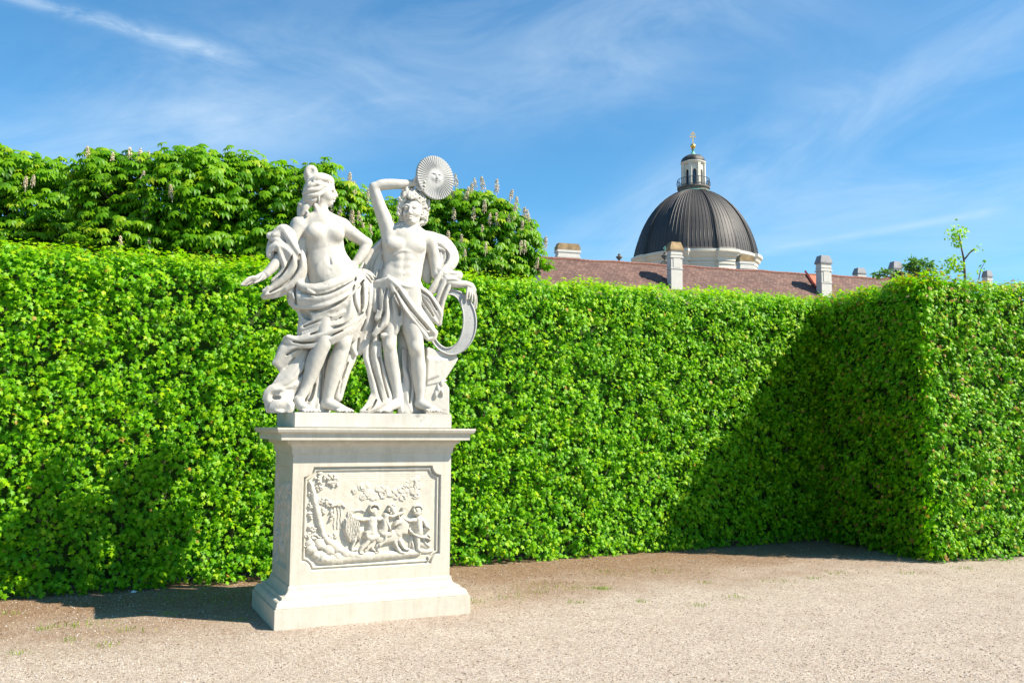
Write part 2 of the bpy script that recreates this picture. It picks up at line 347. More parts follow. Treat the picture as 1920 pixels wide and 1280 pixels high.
def make_hedge(name, label, ring, faces, h0, h1, pink_glint=0.0, dens=140, rs=0.043, yelt=0.9, sprigs=14, zf=None):
    """ring: closed plan outline; faces: indices of ring edges that carry leaves; height runs h0 -> h1 along x"""
    root = empty(name, (float(ring[0][0]), float(ring[0][1]), 0)); org = np.array([ring[0][0], ring[0][1], 0.0])
    ctr = np.mean(ring, 0); zt = lambda p: zf(p) if zf else h0
    # core: solid dark box, added to block light behind the leaves
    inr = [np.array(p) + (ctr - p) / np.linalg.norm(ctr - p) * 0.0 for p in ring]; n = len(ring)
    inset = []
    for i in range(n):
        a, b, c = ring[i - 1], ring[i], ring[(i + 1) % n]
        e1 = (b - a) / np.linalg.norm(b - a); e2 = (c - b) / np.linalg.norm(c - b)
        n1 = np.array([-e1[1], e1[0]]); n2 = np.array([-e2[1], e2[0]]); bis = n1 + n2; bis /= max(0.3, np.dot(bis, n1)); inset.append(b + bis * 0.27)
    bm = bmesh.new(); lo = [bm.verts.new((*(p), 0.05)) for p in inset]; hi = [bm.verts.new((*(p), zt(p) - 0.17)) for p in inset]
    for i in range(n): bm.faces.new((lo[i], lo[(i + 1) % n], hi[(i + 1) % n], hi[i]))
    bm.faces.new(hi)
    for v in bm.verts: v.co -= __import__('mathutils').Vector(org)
    bmobj('dark_core', bm, M_CORE, root)
    quads = []
    for i in faces:
        a, b = ring[i], ring[(i + 1) % n]; L_ = np.linalg.norm(b - a); e = (b - a) / L_; nn = np.array([e[1], -e[0], 0])
        seg = max(1, int(L_ / 1.2))
        for s in range(seg):
            p = a + (b - a) * s / seg; q = a + (b - a) * (s + 1) / seg; hz = (zt(p) + zt(q)) / 2
            quads.append(((*p, 0.04), (*(q - p), 0), (0, 0, hz - 0.07), nn, 0.0))
            quads.append(((*p, hz - 0.10), (*(q - p), 0), (*(-nn[:2] * 0.30), 0.10), (nn[0] * .4, nn[1] * .4, .9), yelt))
            quads.append(((*(p - nn[:2] * 0.25), hz), (*(q - p), 0), (*(-nn[:2] * 0.5), 0.03), (0, 0, 1), yelt))
    P_, N_, T_, S_, C_ = hedge_leaves(quads, dens, pink_glint=pink_glint, rs=rs)
    # young shoots standing up from the clipped top
    PP, NN, TT, SS, CC = [], [], [], [], []; tw = Bag()
    for i in faces:
        a, b = ring[i], ring[(i + 1) % n]; L_ = np.linalg.norm(b - a); e = (b - a) / L_; nn = np.array([e[1], -e[0]])
        for s in range(int(L_ * sprigs)):
            p = a + (b - a) * random.random() - nn * random.uniform(0.0, 0.5); z0 = zt(p) - 0.04; hh = abs(random.gauss(0, 0.05)) + 0.03
            (lambda *a: None)(np.array([(*p, z0 - 0.05), (p[0] + random.gauss(0, .02), p[1], z0 + hh)]) - org, [0.003, 0.0015], 4, False)
            for k in range(4):
                PP.append((p[0] + random.gauss(0, .02), p[1] + random.gauss(0, .02), z0 + hh * (0.4 + 0.2 * k))); aa = random.random() * 6.28
                NN.append((math.cos(aa) * .5, math.sin(aa) * .5, 1)); TT.append((math.cos(aa), math.sin(aa), .1)); SS.append(0.028 + random.random() * .02); CC.append(random.choice([.7, .8, .88, .92, .97]))
    P_ = np.concatenate([P_, np.array(PP)]); N_ = np.concatenate([N_, np.array(NN)]); T_ = np.concatenate([T_, np.array(TT)]); S_ = np.concatenate([S_, SS]); C_ = np.concatenate([C_, CC])
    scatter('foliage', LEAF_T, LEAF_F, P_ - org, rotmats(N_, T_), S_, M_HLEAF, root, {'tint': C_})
    tb = tw
    for i in faces:
        a, b = ring[i], ring[(i + 1) % n]; L_ = np.linalg.norm(b - a); e = (b - a) / L_; nn = np.array([e[1], -e[0]])
        for s in range(int(L_ / 0.6)):
            p = a + e * (0.3 + s * 0.6 + random.uniform(-.1, .1)) - nn * random.uniform(.19, .25)
            tb.tube(np.array([(*p, 0), (p[0] + random.gauss(0, .05), p[1] + random.gauss(0, .03), 1.0), (p[0] + random.gauss(0, .1), p[1], 2.2)]) - org, [0.022, 0.016, 0.01], 6)
    tb.build('stems', M_BARK, root)
    tag(root, label, 'hedge'); return root
def topz(px, py, line_a, line_d):        # height where the ray of a pixel meets the vertical plane through a plan line
    r = ray(px, py); nrm = np.array([-line_d[1], line_d[0]]); t = np.dot(line_a, nrm) / np.dot(r[:2], nrm); return EYE + r[2] * t, r[:2] * t
zA, pA = topz(0, 455, HP0, hd); zB, pB = topz(1500, 556, HP0, hd)
def main_top(p):
    s = np.dot(np.asarray(p)[:2] - pA, hd) / np.dot(pB - pA, hd); return zA + (zB - zA) * min(1.25, max(-0.4, s))
print('hedge height', zA, zB, 'line', HP0, HP1)
back = -hn
ringA = [HP0 - hd * 3.0, HP1 + hd * 0.30, HP1 + hd * 0.30 + back * 0.9, HP0 - hd * 3.0 + back * 0.9]
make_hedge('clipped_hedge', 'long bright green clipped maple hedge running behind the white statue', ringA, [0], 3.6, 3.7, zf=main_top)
C2 = ground(1749, 1055)[:2]; C3 = ground(1920, 1046)[:2]; d2 = (C3 - C2) / np.linalg.norm(C3 - C2)
zC, _ = topz(1752, 524, C2, d2); zD, _ = topz(1920, 530, C2, d2); print('corner', C2, C3, zC, zD)
S0 = HP1 + hd * 0.10 + hn * 0.02
ringB = [S0 + back * 1.0, S0, C2, C2 + d2 * 3.2, C2 + d2 * 3.2 + np.array([-d2[1], d2[0]]) * 3.2]
zS, _ = topz(1560, 556, HP1, hd); print('zS', zS)
def blk_top(p):
    p = np.asarray(p)[:2]; d = np.linalg.norm(p - C2)
    if np.dot(p - C2, d2) > 0.3 and np.dot(p - C2, np.array([-d2[1], d2[0]])) < 1.0: return zC + (zD - zC) * min(1, d / 1.7)
    return zC + (zS - zC) * min(1, d / np.linalg.norm(S0 - C2))
make_hedge('corner_hedge', 'hedge block jutting forward at the right with a shaded left side and pinkish highlights tinted into its leaves', ringB, [1, 2, 0], 3.5, 3.5, pink_glint=0.10, zf=blk_top, dens=140)
# ------------------------------------------------------------------ chestnut trees behind the hedge
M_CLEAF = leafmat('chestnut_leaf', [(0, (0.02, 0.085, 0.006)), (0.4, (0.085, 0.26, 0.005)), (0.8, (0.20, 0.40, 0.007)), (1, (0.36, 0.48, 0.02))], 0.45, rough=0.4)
def palmate():
    V, F = [], []
    for k, a in enumerate((-105, -68, -34, 0, 34, 68, 105)):
        l = 1.0 - abs(a) / 260; w = 0.21 * l; c, s = math.sin(R(a)), math.cos(R(a)); b = len(V)
        def q(t, x, z): V.append((c * t * l + s * x, s * t * l - c * x, z))
        q(0.04, 0, 0); q(0.6, -w, -.10); q(0.62, 0, -.17); q(0.6, w, -.10); q(1.0, 0, -.46)
        F += [(b, b + 2, b + 1), (b, b + 3, b + 2), (b + 1, b + 2, b + 4), (b + 2, b + 3, b + 4)]
    return np.array(V), np.array(F)
PAL_T, PAL_F = palmate()
def flower_mesh():
    B = Bag(); OTs = OT * 1.0
    for i in range(95):
        t = random.random() ** 0.8; a = random.random() * 6.28; rr = (0.040 * (1 - t) ** 0.6 + 0.01) * random.uniform(0.6, 1.1)
        s_ = random.uniform(0.011, 0.019); B.add(OTs @ rotmats(rnd_unit(1), rnd_unit(1))[0] * s_ + np.array([math.cos(a) * rr, math.sin(a) * rr, t * 0.26]), None, OF)
    B.tube([(0, 0, -.05), (0, 0, .24)], [.006, .002], 5)
    return B
mf, nt, b, N, L = newmat('cream_blossom'); g = N('ShaderNodeNewGeometry'); nn_ = noise(N, L, g.outputs['Position'], 35, 2)
r = ramp(N, [(0.3, (0.55, 0.36, 0.25)), (0.5, (0.58, 0.49, 0.33)), (0.7, (0.64, 0.58, 0.44))]); L(nn_.outputs[0], r.inputs[0]); L(r.outputs[0], b.inputs['Base Color']); b.inputs['Roughness'].default_value = 0.8
FLOWER = [flower_mesh().build('flower_spike', mf) for _ in range(3)]
for f in FLOWER: COL.objects.unlink(f)
def chestnut(label, Y, blobs, flowers, trunk_px, lsc=0.145, dens=52.0, top_tint=0.1):
    tx = at(trunk_px, 600, Y)[0]; root = empty('chestnut_tree', (tx, Y, 0)); org = np.array([tx, Y, 0])
    C, RR = [], []
    for px, py, rx, rz in blobs:
        c = at(px, py, Y); u = Y / FPX; C.append(c); RR.append(np.array([rx * u, max(rx, rz) * u * 0.75, rz * u]))
    PP, NN, TT, SS, CC = [], [], [], [], []
    def inside(p, j, s=0.86): return np.array([(((p - C[i]) / (RR[i] * s)) ** 2).sum(1) < 1 for i in range(len(C)) if i != j]).any(0) if len(C) > 1 else np.zeros(len(p), bool)
    for j in range(len(C)):
        area = 4 * math.pi * ((RR[j] ** 1.6)[[0, 1, 2]].mean() ** (2 / 1.6)); k = int(area * dens)
        d = rnd_unit(k); rad = np.where(RNG.random(k) < 0.75, 0.86 + RNG.random(k) * 0.15, 0.45 + 0.4 * RNG.random(k))
        p = C[j] + d * RR[j] * rad[:, None]; ok = ~inside(p, j); p, d, rad = p[ok], d[ok], rad[ok]
        # tiers: shoots end in rosettes; drop some in noise gaps
        gap = np.sin(p[:, 0] * 3.3 + p[:, 2] * 2.1) + np.sin(p[:, 2] * 7.1 + p[:, 0] * 1.3) * 0.9 + np.sin(p[:, 0] * 6.7 - p[:, 1] * 3.1) * 0.6
        ok = (gap > -1.7) | (d[:, 2] > 0.6); p, d, rad = p[ok], d[ok], rad[ok]; k = len(p)
        ct = RNG.normal(size=k) * 0.12
        for m_ in range(5):
            a = RNG.random(k) * 6.28; hor = np.stack([np.cos(a), np.sin(a), np.zeros(k)], 1)
            outd = hor * 0.9 + d * np.array([0.9, 0.9, 0.2])
            q = p + hor * (0.16 * (lsc / 0.16)) * (0.4 + RNG.random(k)[:, None]) + RNG.normal(size=(k, 3)) * np.array([.05, .05, .05])
            PP.append(q); NN.append(np.array([0, 0, 1.0]) + outd * 0.45 + rnd_unit(k) * 0.25); TT.append(outd + np.array([0, 0, -0.15]))
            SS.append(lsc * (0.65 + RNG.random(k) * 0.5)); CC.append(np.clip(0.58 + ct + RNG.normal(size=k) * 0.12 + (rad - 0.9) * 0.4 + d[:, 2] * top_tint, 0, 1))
    PP, NN, TT, SS, CC = map(np.concatenate, (PP, NN, TT, SS, CC))
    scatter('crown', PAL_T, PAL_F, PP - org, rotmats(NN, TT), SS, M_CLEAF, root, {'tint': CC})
    tb = Bag(); cc = np.mean(C, 0) - org; zt = max(c[2] for c in C)
    tb.tube([(0, 0, -0.1), (0.03, 0, 1.2), (-0.02, 0.02, 2.3), (cc[0] * .5, 0, 3.2), (cc[0], 0, cc[2])], [0.26, 0.20, 0.17, 0.13, 0.05], 12)
    for j in range(len(C)):
        c = C[j] - org
        for s_ in range(4):
            e = c + rnd_unit(1)[0] * RR[j] * 0.8; st = np.array([cc[0] * .4, 0, 2.5 + random.random() * 0.8]); mid = (st + e) / 2 + np.array([0, 0, 0.15])
            tb.tube([st, mid, e], [0.07, 0.04, 0.012], 6)
            for w_ in range(3):
                e2 = e + rnd_unit(1)[0] * RR[j] * 0.4; tb.tube([mid * .4 + e * .6, e2], [0.02, 0.006], 5)
    tb.build('trunk', M_BARK, root)
    for i, (px, py) in enumerate(flowers):           # sit on the near or upper side of the crown
        r_ = ray(px, py); best = None
        for c, rr in zip(C, RR):                      # ray-ellipsoid, nearest hit
            o = (np.array([0, 0, EYE]) - c) / rr; dd = r_ / rr; A, B_, Cc = dd @ dd, 2 * o @ dd, o @ o - 1; D_ = B_ * B_ - 4 * A * Cc
            if D_ > 0:
                t = (-B_ - math.sqrt(D_)) / (2 * A); best = t if best is None else min(best, t)
        if best is None: best = Y
        p = np.array([0, 0, EYE]) + r_ * (best - 0.12) - np.array([0, 0, 0.10])
        f = bpy.data.objects.new('flower_spike', FLOWER[i % 3].data); COL.objects.link(f); f.parent = root
        f.location = p - org; s_ = (Y / FPX * 25 / 0.27) * random.uniform(0.85, 1.15); f.scale = (s_, s_, s_); f.rotation_euler = (random.gauss(0, .1), random.gauss(0, .1), random.random() * 6)
    tag(root, label, 'tree', 'horse chestnut trees behind the clipped hedge'); return root
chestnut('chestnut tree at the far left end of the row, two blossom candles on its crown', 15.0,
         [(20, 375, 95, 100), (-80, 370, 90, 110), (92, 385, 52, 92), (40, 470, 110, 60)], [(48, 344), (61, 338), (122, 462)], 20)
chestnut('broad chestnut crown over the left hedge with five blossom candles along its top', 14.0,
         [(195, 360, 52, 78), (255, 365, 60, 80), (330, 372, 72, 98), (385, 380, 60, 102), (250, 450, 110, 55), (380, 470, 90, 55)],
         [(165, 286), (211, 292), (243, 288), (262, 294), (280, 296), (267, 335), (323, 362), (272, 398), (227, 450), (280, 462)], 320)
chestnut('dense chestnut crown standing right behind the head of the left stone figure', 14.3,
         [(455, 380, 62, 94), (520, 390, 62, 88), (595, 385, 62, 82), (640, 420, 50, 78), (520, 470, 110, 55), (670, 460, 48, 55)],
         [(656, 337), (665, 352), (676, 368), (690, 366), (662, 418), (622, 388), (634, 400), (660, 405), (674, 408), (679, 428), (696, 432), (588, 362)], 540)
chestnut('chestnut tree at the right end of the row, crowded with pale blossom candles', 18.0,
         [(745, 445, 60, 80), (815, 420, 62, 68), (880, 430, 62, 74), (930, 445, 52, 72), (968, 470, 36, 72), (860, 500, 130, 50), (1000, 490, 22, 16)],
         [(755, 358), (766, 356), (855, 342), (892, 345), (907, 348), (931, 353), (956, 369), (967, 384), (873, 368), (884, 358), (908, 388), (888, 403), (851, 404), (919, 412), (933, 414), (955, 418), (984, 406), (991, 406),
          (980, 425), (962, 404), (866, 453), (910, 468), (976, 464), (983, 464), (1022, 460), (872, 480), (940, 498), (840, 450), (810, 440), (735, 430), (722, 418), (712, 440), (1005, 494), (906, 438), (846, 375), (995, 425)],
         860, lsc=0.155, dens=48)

# small sprouting maple shoots above the corner hedge
def sprout(label, Y, base, stems, leaves, sc=0.045, tint=(0.6, 0.95)):
    o = at(*base, Y); root = empty('sapling', (o[0], o[1], 2.6)); org = np.array([o[0], o[1], 2.6]); B = Bag()
    for pts, r0, r1 in stems:
        w = [at(px, py, Y + dy) - org for px, py, dy in pts]; B.tube(w, np.linspace(r0, r1, len(w)), 7)
    B.build('stem', M_BARK, root); PP = []
    for px, py, rr, k in leaves:
        c = at(px, py, Y); PP.append(c + RNG.normal(size=(k, 3)) * rr * Y / FPX * 0.5)
    PP = np.concatenate(PP); k = len(PP)
    scatter('crown', LEAF_T, LEAF_F, PP - org, rotmats(rnd_unit(k) * .8 + np.array([0.2, -.5, .6]), rnd_unit(k) + np.array([0, 0, -.6])), sc * (0.7 + RNG.random(k) * .6), M_HLEAF, root, {'tint': tint[0] + RNG.random(k) * (tint[1] - tint[0])})
    tag(root, label, 'sapling'); return root
sprout('young maple shoot with bent twigs rising above the corner hedge', 11.9, (1810, 530),
       [([(1810, 545, 0), (1809, 515, 0), (1807, 485, 0), (1802, 462, 0), (1798, 440, 0)], .020, .007), ([(1808, 487, 0), (1818, 474, 0), (1828, 466, 0)], .012, .006), ([(1808, 512, 0), (1797, 504, 0), (1788, 496, 0)], .01, .005), ([(1835, 525, 0), (1839, 505, 0), (1846, 492, 0)], .008, .003)],
       [(1795, 438, 17, 120), (1796, 455, 10, 26), (1790, 456, 6, 5), (1828, 467, 10, 16), (1783, 492, 16, 80), (1775, 505, 12, 36), (1795, 500, 12, 36), (1803, 461, 5, 4), (1840, 502, 9, 5), (1848, 490, 7, 4), (1832, 506, 7, 4), (1801, 486, 6, 3)], sc=0.042)

# feathery tree tops far behind the corner hedge
M_FAR = leafmat('far_leaf', [(0, (0.08, 0.22, 0.05)), (1, (0.18, 0.36, 0.08))], 0.35)
def far_tree(label, Y, blobs, px0):
    x0 = at(px0, 500, Y)[0]; root = empty('tree', (x0, Y, 0)); org = np.array([x0, Y, 0]); PP = []; B = Bag(); u = Y / FPX
    B.tube([(0, 0, 0), (.1, 0, 8), (0, 0, at(px0, 520, Y)[2])], [.35, .25, .12], 8)
    for px, py, rx, rz in blobs:
        c = at(px, py, Y); k = int(rx * rz * 0.75); d = rnd_unit(k) * RNG.random(k)[:, None] ** .4; PP.append(c + d * np.array([rx * u, rx * u, rz * u]))
        B.tube([(0, 0, at(px0, 530, Y)[2]), c - org], [.12, .04], 6)
        for _ in range(5): B.tube([(c - org) * .9 + np.array([0, 0, at(px0, 530, Y)[2]]) * .1, c - org + rnd_unit(1)[0] * rx * u * .8], [.04, .012], 5)
    B.build('trunk', M_BARK, root); PP = np.concatenate(PP); k = len(PP)
    T = np.array([(0, 0, 0), (-.22, .5, 0), (0, 1, -.1), (.22, .5, 0)]); F = np.array([(0, 3, 2), (0, 2, 1)])
    scatter('crown', T, F, PP - org, rotmats(rnd_unit(k) + np.array([0, 0, .7]), rnd_unit(k)), 0.22 + RNG.random(k) * .2, M_FAR, root, {'tint': RNG.random(k)})
    tag(root, label, 'tree')
far_tree('feathery blue-green tree top showing over the corner hedge between two chimneys', 62.0,
         [(1710, 490, 10, 9), (1727, 492, 11, 8), (1741, 500, 12, 10), (1716, 503, 16, 10), (1700, 500, 8, 8), (1735, 513, 22, 8), (1660, 511, 14, 5), (1645, 515, 12, 5), (1685, 512, 16, 6)], 1715)
# ------------------------------------------------------------------ palace wing with tiled roof
M_WALL = simple('lime_plaster', (0.56, 0.54, 0.49), 0.85, 0.06, 3)
M_CAP = simple('weathered_chimney_cap', (0.27, 0.19, 0.10), 0.9, 0.45, 1.8)
M_CAPG = simple('grey_lead_cap', (0.22, 0.22, 0.23), 0.7, 0.2, 2)
def tiles():
    m, nt, b, N, L = newmat('clay_roof_tiles'); tc = N('ShaderNodeTexCoord'); br = N('ShaderNodeTexBrick')
    mp_ = N('ShaderNodeMapping'); L(tc.outputs['UV'], mp_.inputs[0]); L(mp_.outputs[0], br.inputs[0])
    br.inputs['Scale'].default_value = 1.0; br.inputs['Brick Width'].default_value = 0.34; br.inputs['Row Height'].default_value = 0.30; br.inputs['Mortar Size'].default_value = 0.022; br.inputs['Bias'].default_value = -0.1
    br.inputs['Color1'].default_value = (0.11, 0.056, 0.044, 1); br.inputs['Color2'].default_value = (0.20, 0.115, 0.088, 1); br.inputs['Mortar'].default_value = (0.06, 0.035, 0.03, 1)
    n = noise(N, L, tc.outputs['UV'], 0.5, 7, 0.7); r = ramp(N, [(0.3, (0.72, 0.72, 0.75)), (0.7, (1.2, 1.15, 1.1))]); L(n.outputs[0], r.inputs[0])
    c = mixc(N, L, 1.0, br.outputs['Color'], r.outputs[0], 'MULTIPLY'); L(c, b.inputs['Base Color']); b.inputs['Roughness'].default_value = 0.85
    bump(N, L, b, br.outputs['Fac'], -0.5, 0.03); return m
M_TILE = tiles()
ZR = 16.4
def atz(px, py, z): r = ray(px, py); return np.array([0, 0, EYE]) + r * ((z - EYE) / r[2])
RA = atz(1032, 484, ZR); RB = atz(1620, 521, ZR); rd = (RB - RA)[:2]; rl = np.linalg.norm(rd); rd /= rl; rn = np.array([rd[1], -rd[0]])
wing = empty('palace_wing', (RA[0], RA[1], 0), math.atan2(rd[1], rd[0])); print('ridge', RA, RB)
X0, X1 = -1.9, rl + 11.0; HW = 7.5; SL = math.tan(R(41)); ZE = ZR - HW * SL
def loc2(p): d = np.asarray(p)[:2] - RA[:2]; return np.array([d @ rd, -(d @ rn)])     # local x along ridge, y back
def quadobj(name, pts, uvs, mat, parent):
    me = bpy.data.meshes.new(name); bmq = bmesh.new(); uvl = bmq.loops.layers.uv.new('UVMap')
    for P4, U4 in zip(pts, uvs):
        f = bmq.faces.new([bmq.verts.new(p) for p in P4])
        for l, u in zip(f.loops, U4): l[uvl].uv = u
    bmq.to_mesh(me); bmq.free(); return link(name, me, mat, parent)
sl = math.hypot(HW, HW * SL); NX = 60
pts, uvs = [], []
for i in range(NX):                                  # slightly sagging ridge
    xa, xb = X0 + (X1 - X0) * i / NX, X0 + (X1 - X0) * (i + 1) / NX; sa, sb = (0.05 * math.sin(x * 1.3) * math.sin(x * .4) for x in (xa, xb))
    pts.append([(xa, -HW, ZE), (xb, -HW, ZE), (xb, 0, ZR + sb), (xa, 0, ZR + sa)]); uvs.append([(xa, 0), (xb, 0), (xb, sl), (xa, sl)])
    pts.append([(xb, HW, ZE), (xa, HW, ZE), (xa, 0, ZR + sa), (xb, 0, ZR + sb)]); uvs.append([(xb, 0), (xa, 0), (xa, sl), (xb, sl)])
roof = quadobj('roof', pts, uvs, M_TILE, wing)
M_RIDGE = simple('ridge_tiles', (0.24, 0.11, 0.08), 0.85, 0.25, 3)
rb_ = Bag()
for i in range(int((X1 - X0) / 0.42)):
    x = X0 + i * 0.42; z = ZR + 0.05 * math.sin(x * 1.3) * math.sin(x * .4) - 0.02; rb_.tube([(x, 0, z), (x + 0.44, 0, z + .02)], [.13, .15], 8)
rb_.build('ridge_tiles', M_RIDGE, roof)
wb = Bag(); wb.box(((X0 + X1) / 2 + .15, 0, ZE / 2), (X1 - X0 - .7, 2 * HW - .8, ZE)); wb.build('wall', M_WALL, wing)
wb = Bag(); wb.add([(X0 + .35, -HW + .4, ZE - .02), (X0 + .35, HW - .4, ZE - .02), (X0 + .35, 0, ZR - .5)], None, [(0, 2, 1)]); wb.build('gable', M_WALL, wing)
cb = Bag(); cb.box(((X0 + X1) / 2, -HW + .1, ZE - .25), (X1 - X0, .5, .4)); cb.build('cornice', M_WALL, wing)
M_PANE = simple('window_pane', (0.03, 0.04, 0.05), 0.15, 0.2, 1)
for i in range(int((X1 - X0 - 3) / 3.4)):
    x = X0 + 2.5 + i * 3.4
    for z in (2.2, 6.3):
        if z + 2 > ZE: continue
        w = Bag(); y = -HW + .36
        for s_ in ((-.65, 0, .14, 2.1), (.65, 0, .14, 2.1), (0, 1.05, 1.44, .16), (0, -1.05, 1.6, .2), (0, .2, 1.2, .06), (0, 0, .06, 2.0)): w.box((x + s_[0], y, z + s_[1]), (s_[2], .1, s_[3]))
        wf = w.build('window', M_WALL, wing); pn = Bag(); pn.box((x, y + .02, z), (1.2, .03, 2.0)); pn.build('pane', M_PANE, wf)
tag(wing, 'long building with reddish brown tiled roof seen over the hedge below the dome', 'building')

def chimney(label, px0, px1, pyt, pyb, Y, depth, mode='tall', capm=None, zb=None):
    c0 = at(px0, pyt, Y); c1 = at(px1, pyt, Y); w = (c1 - c0)[0]; zt_ = c0[2]; zb = at(px0, pyb, Y)[2] if zb is None else zb
    root = empty('chimney', ((c0[0] + c1[0]) / 2, Y, zb), math.atan2(rd[1], rd[0])); h = zt_ - zb; w *= .86; d = depth * .72
    capm = capm or M_CAP; B = Bag(); cp = Bag()
    if mode == 'tall':
        ch = min(.17 * h + .25, .75); sw, sd_ = w * .86, d * .86
        B.box((0, 0, (h - ch) / 2), (sw, sd_, h - ch))
        for k, (f, t, e) in enumerate(((.62, .10, 1.10), (.86, .14, 1.16), (.92, .10, 1.08))): B.box((0, 0, (h - ch) * f), (sw * e, sd_ * e, t))
        B.box((0, -sd_ / 2 - .015, (h - ch) * .74), (sw * .62, .05, (h - ch) * .2)); B.box((-sw / 2 - .015, 0, (h - ch) * .74), (.05, sd_ * .62, (h - ch) * .2))
        z0 = h - ch; V = [(x * a, y * b, z) for z, a, b in ((z0, sw * .60, sd_ * .60), (z0 + .12, sw * .60, sd_ * .60), (z0 + ch, sw * .42, sd_ * .42)) for x, y in ((-1, -1), (1, -1), (1, 1), (-1, 1))]
        Q = [(l * 4 + i, l * 4 + (i + 1) % 4, l * 4 + 4 + (i + 1) % 4, l * 4 + 4 + i) for l in (0, 1) for i in range(4)] + [(8, 9, 10, 11), (3, 2, 1, 0)]; cp.add(V, Q)
    else:
        B.box((0, 0, h * .36), (w * .94, d * .94, h * .72)); B.box((0, 0, h * .40), (w * 1.02, d * 1.02, h * .08)); B.box((0, 0, h * .64), (w * 1.04, d * 1.04, h * .1))
        cp.box((0, 0, h * .79), (w, d, h * .16)); cp.box((0, 0, h * .92), (w * .9, d * .9, h * .12))
    B.build('shaft', M_WALL, root); cp.build('cap', capm, root); tag(root, label, 'chimney', 'chimneys on the palace wing'); return root
def Yr(px, back=0.0):                   # depth of the ridge (plus metres towards the back) on a pixel column
    r = ray(px, 500); q = RA[:2] - rn * back; A = np.array([[r[0], -rd[0]], [r[1], -rd[1]]]); t = np.linalg.solve(A, q); return t[0] * r[1]
chimney('low wide chimney with mossy brown cap at the left end of the ridge', 1038, 1090, 457, 500, Yr(1064, 1.2), 1.3, 'low')
chimney('tall cream chimney with brown cap standing in front of the dome', 1249, 1280, 455, 560, Yr(1264, -2.6), 1.35, 'tall')
chimney('small brown-capped chimney before the right side of the drum', 1379, 1415, 479, 520, Yr(1397, 1.4), 1.1, 'low')
chimney('tall white chimney with grey stepped cap right of the dome', 1529, 1558, 480, 590, Yr(1543, -2.6), 1.35, 'tall', M_CAPG)
chimney('short pale chimney poking over the ridge just left of the corner hedge', 1600, 1622, 503, 545, Yr(1611, 2.5), 1.2, 'tall', M_CAPG)
chimney('grey-capped chimney half hidden by the feathery tree top', 1667, 1690, 491, 560, Yr(1678, 2.0), 1.2, 'tall', M_CAPG)
chimney('chimney top barely showing over the corner hedge beside the maple shoot', 1843, 1858, 508, 560, Yr(1690, 2.0) + 12, 1.2, 'tall', M_CAPG)
# orange flashing strip and red board by the tall white chimney
M_RED = simple('red_flashing', (0.28, 0.05, 0.03), 0.7, 0.2, 4); M_ORG = simple('fresh_red_tiles', (0.42, 0.12, 0.06), 0.8, 0.2, 6)
def on_roof(px, py, lift=0.0):          # front slope point of a pixel, in wing coordinates
    r = ray(px, py); nx = np.array([rn[0] * SL, rn[1] * SL, 1.0]); q = np.array([RA[0], RA[1], ZR]); t = ((q - np.array([0, 0, EYE])) @ nx) / (r @ nx); p = np.array([0, 0, EYE]) + r * t
    l = loc2(p); return np.array([l[0], l[1], p[2] + lift])
B = Bag(); B.add([on_roof(1514, 513, .04), on_roof(1530, 540, .04), on_roof(1530, 517, .04)], None, [(0, 1, 2)]); B.build('new_tiles', M_ORG, roof)
B = Bag(); a, c = on_roof(1510, 511, .12), on_roof(1530, 541, .12); B.tube([a, c], .13, 4); B.build('flashing', M_RED, roof)
# urns
def lathe(prof, n=24, fn=None):
    V = [(r_ * (fn(2 * math.pi * k / n) if fn else 1) * math.cos(2 * math.pi * k / n), r_ * (fn(2 * math.pi * k / n) if fn else 1) * math.sin(2 * math.pi * k / n), z) for r_, z in prof for k in range(n)]
    return np.array(V), np.array([(i * n + k, i * n + (k + 1) % n, (i + 1) * n + (k + 1) % n, (i + 1) * n + k) for i in range(len(prof) - 1) for k in range(n)])
M_DSTONE = simple('dark_weathered_stone', (0.14, 0.12, 0.10), 0.9, 0.4, 4)
M_PATINA = simple('copper_patina', (0.16, 0.42, 0.34), 0.6, 0.15, 3)
def urn(label, px, pyt, pyb, Y, cross=False):
    t = at(px, pyt, Y)[2]; b_ = at(px, pyb, Y)[2]; h = t - b_; root = empty('roof_finial', (at(px, pyt, Y)[0], Y, b_))
    hh = h * (.72 if cross else 1); k = hh / 1.6
    B = Bag(); B.add(*lathe([(0.001, 0), (.5, 0), (.5, .12), (.18, .25), (.16, .4), (.50, .75), (.56, .95), (.35, 1.02), (.2, 1.15), (.26, 1.25), (.1, 1.45), (.001, 1.6)], 16)); B.V[0] *= k; B.build('urn', M_DSTONE, root, True)
    p = Bag(); p.box((0, 0, -1.4), (1.1 * k, 1.1 * k, 2.8)); p.build('pedestal', M_DSTONE, root)
    if cross: c = Bag(); c.box((0, 0, h * .85), (.09, .09, h * .35)); c.box((0, 0, h * .88), (.4, .09, .09)); c.build('cross', M_PATINA, root)
    tag(root, label, 'finial')
urn('small dark stone urn on the skyline left of the dome', 1161, 474, 492, 95)
urn('dark urn with a green cross beside the tall chimney before the dome', 1247, 462, 492, 90, True)

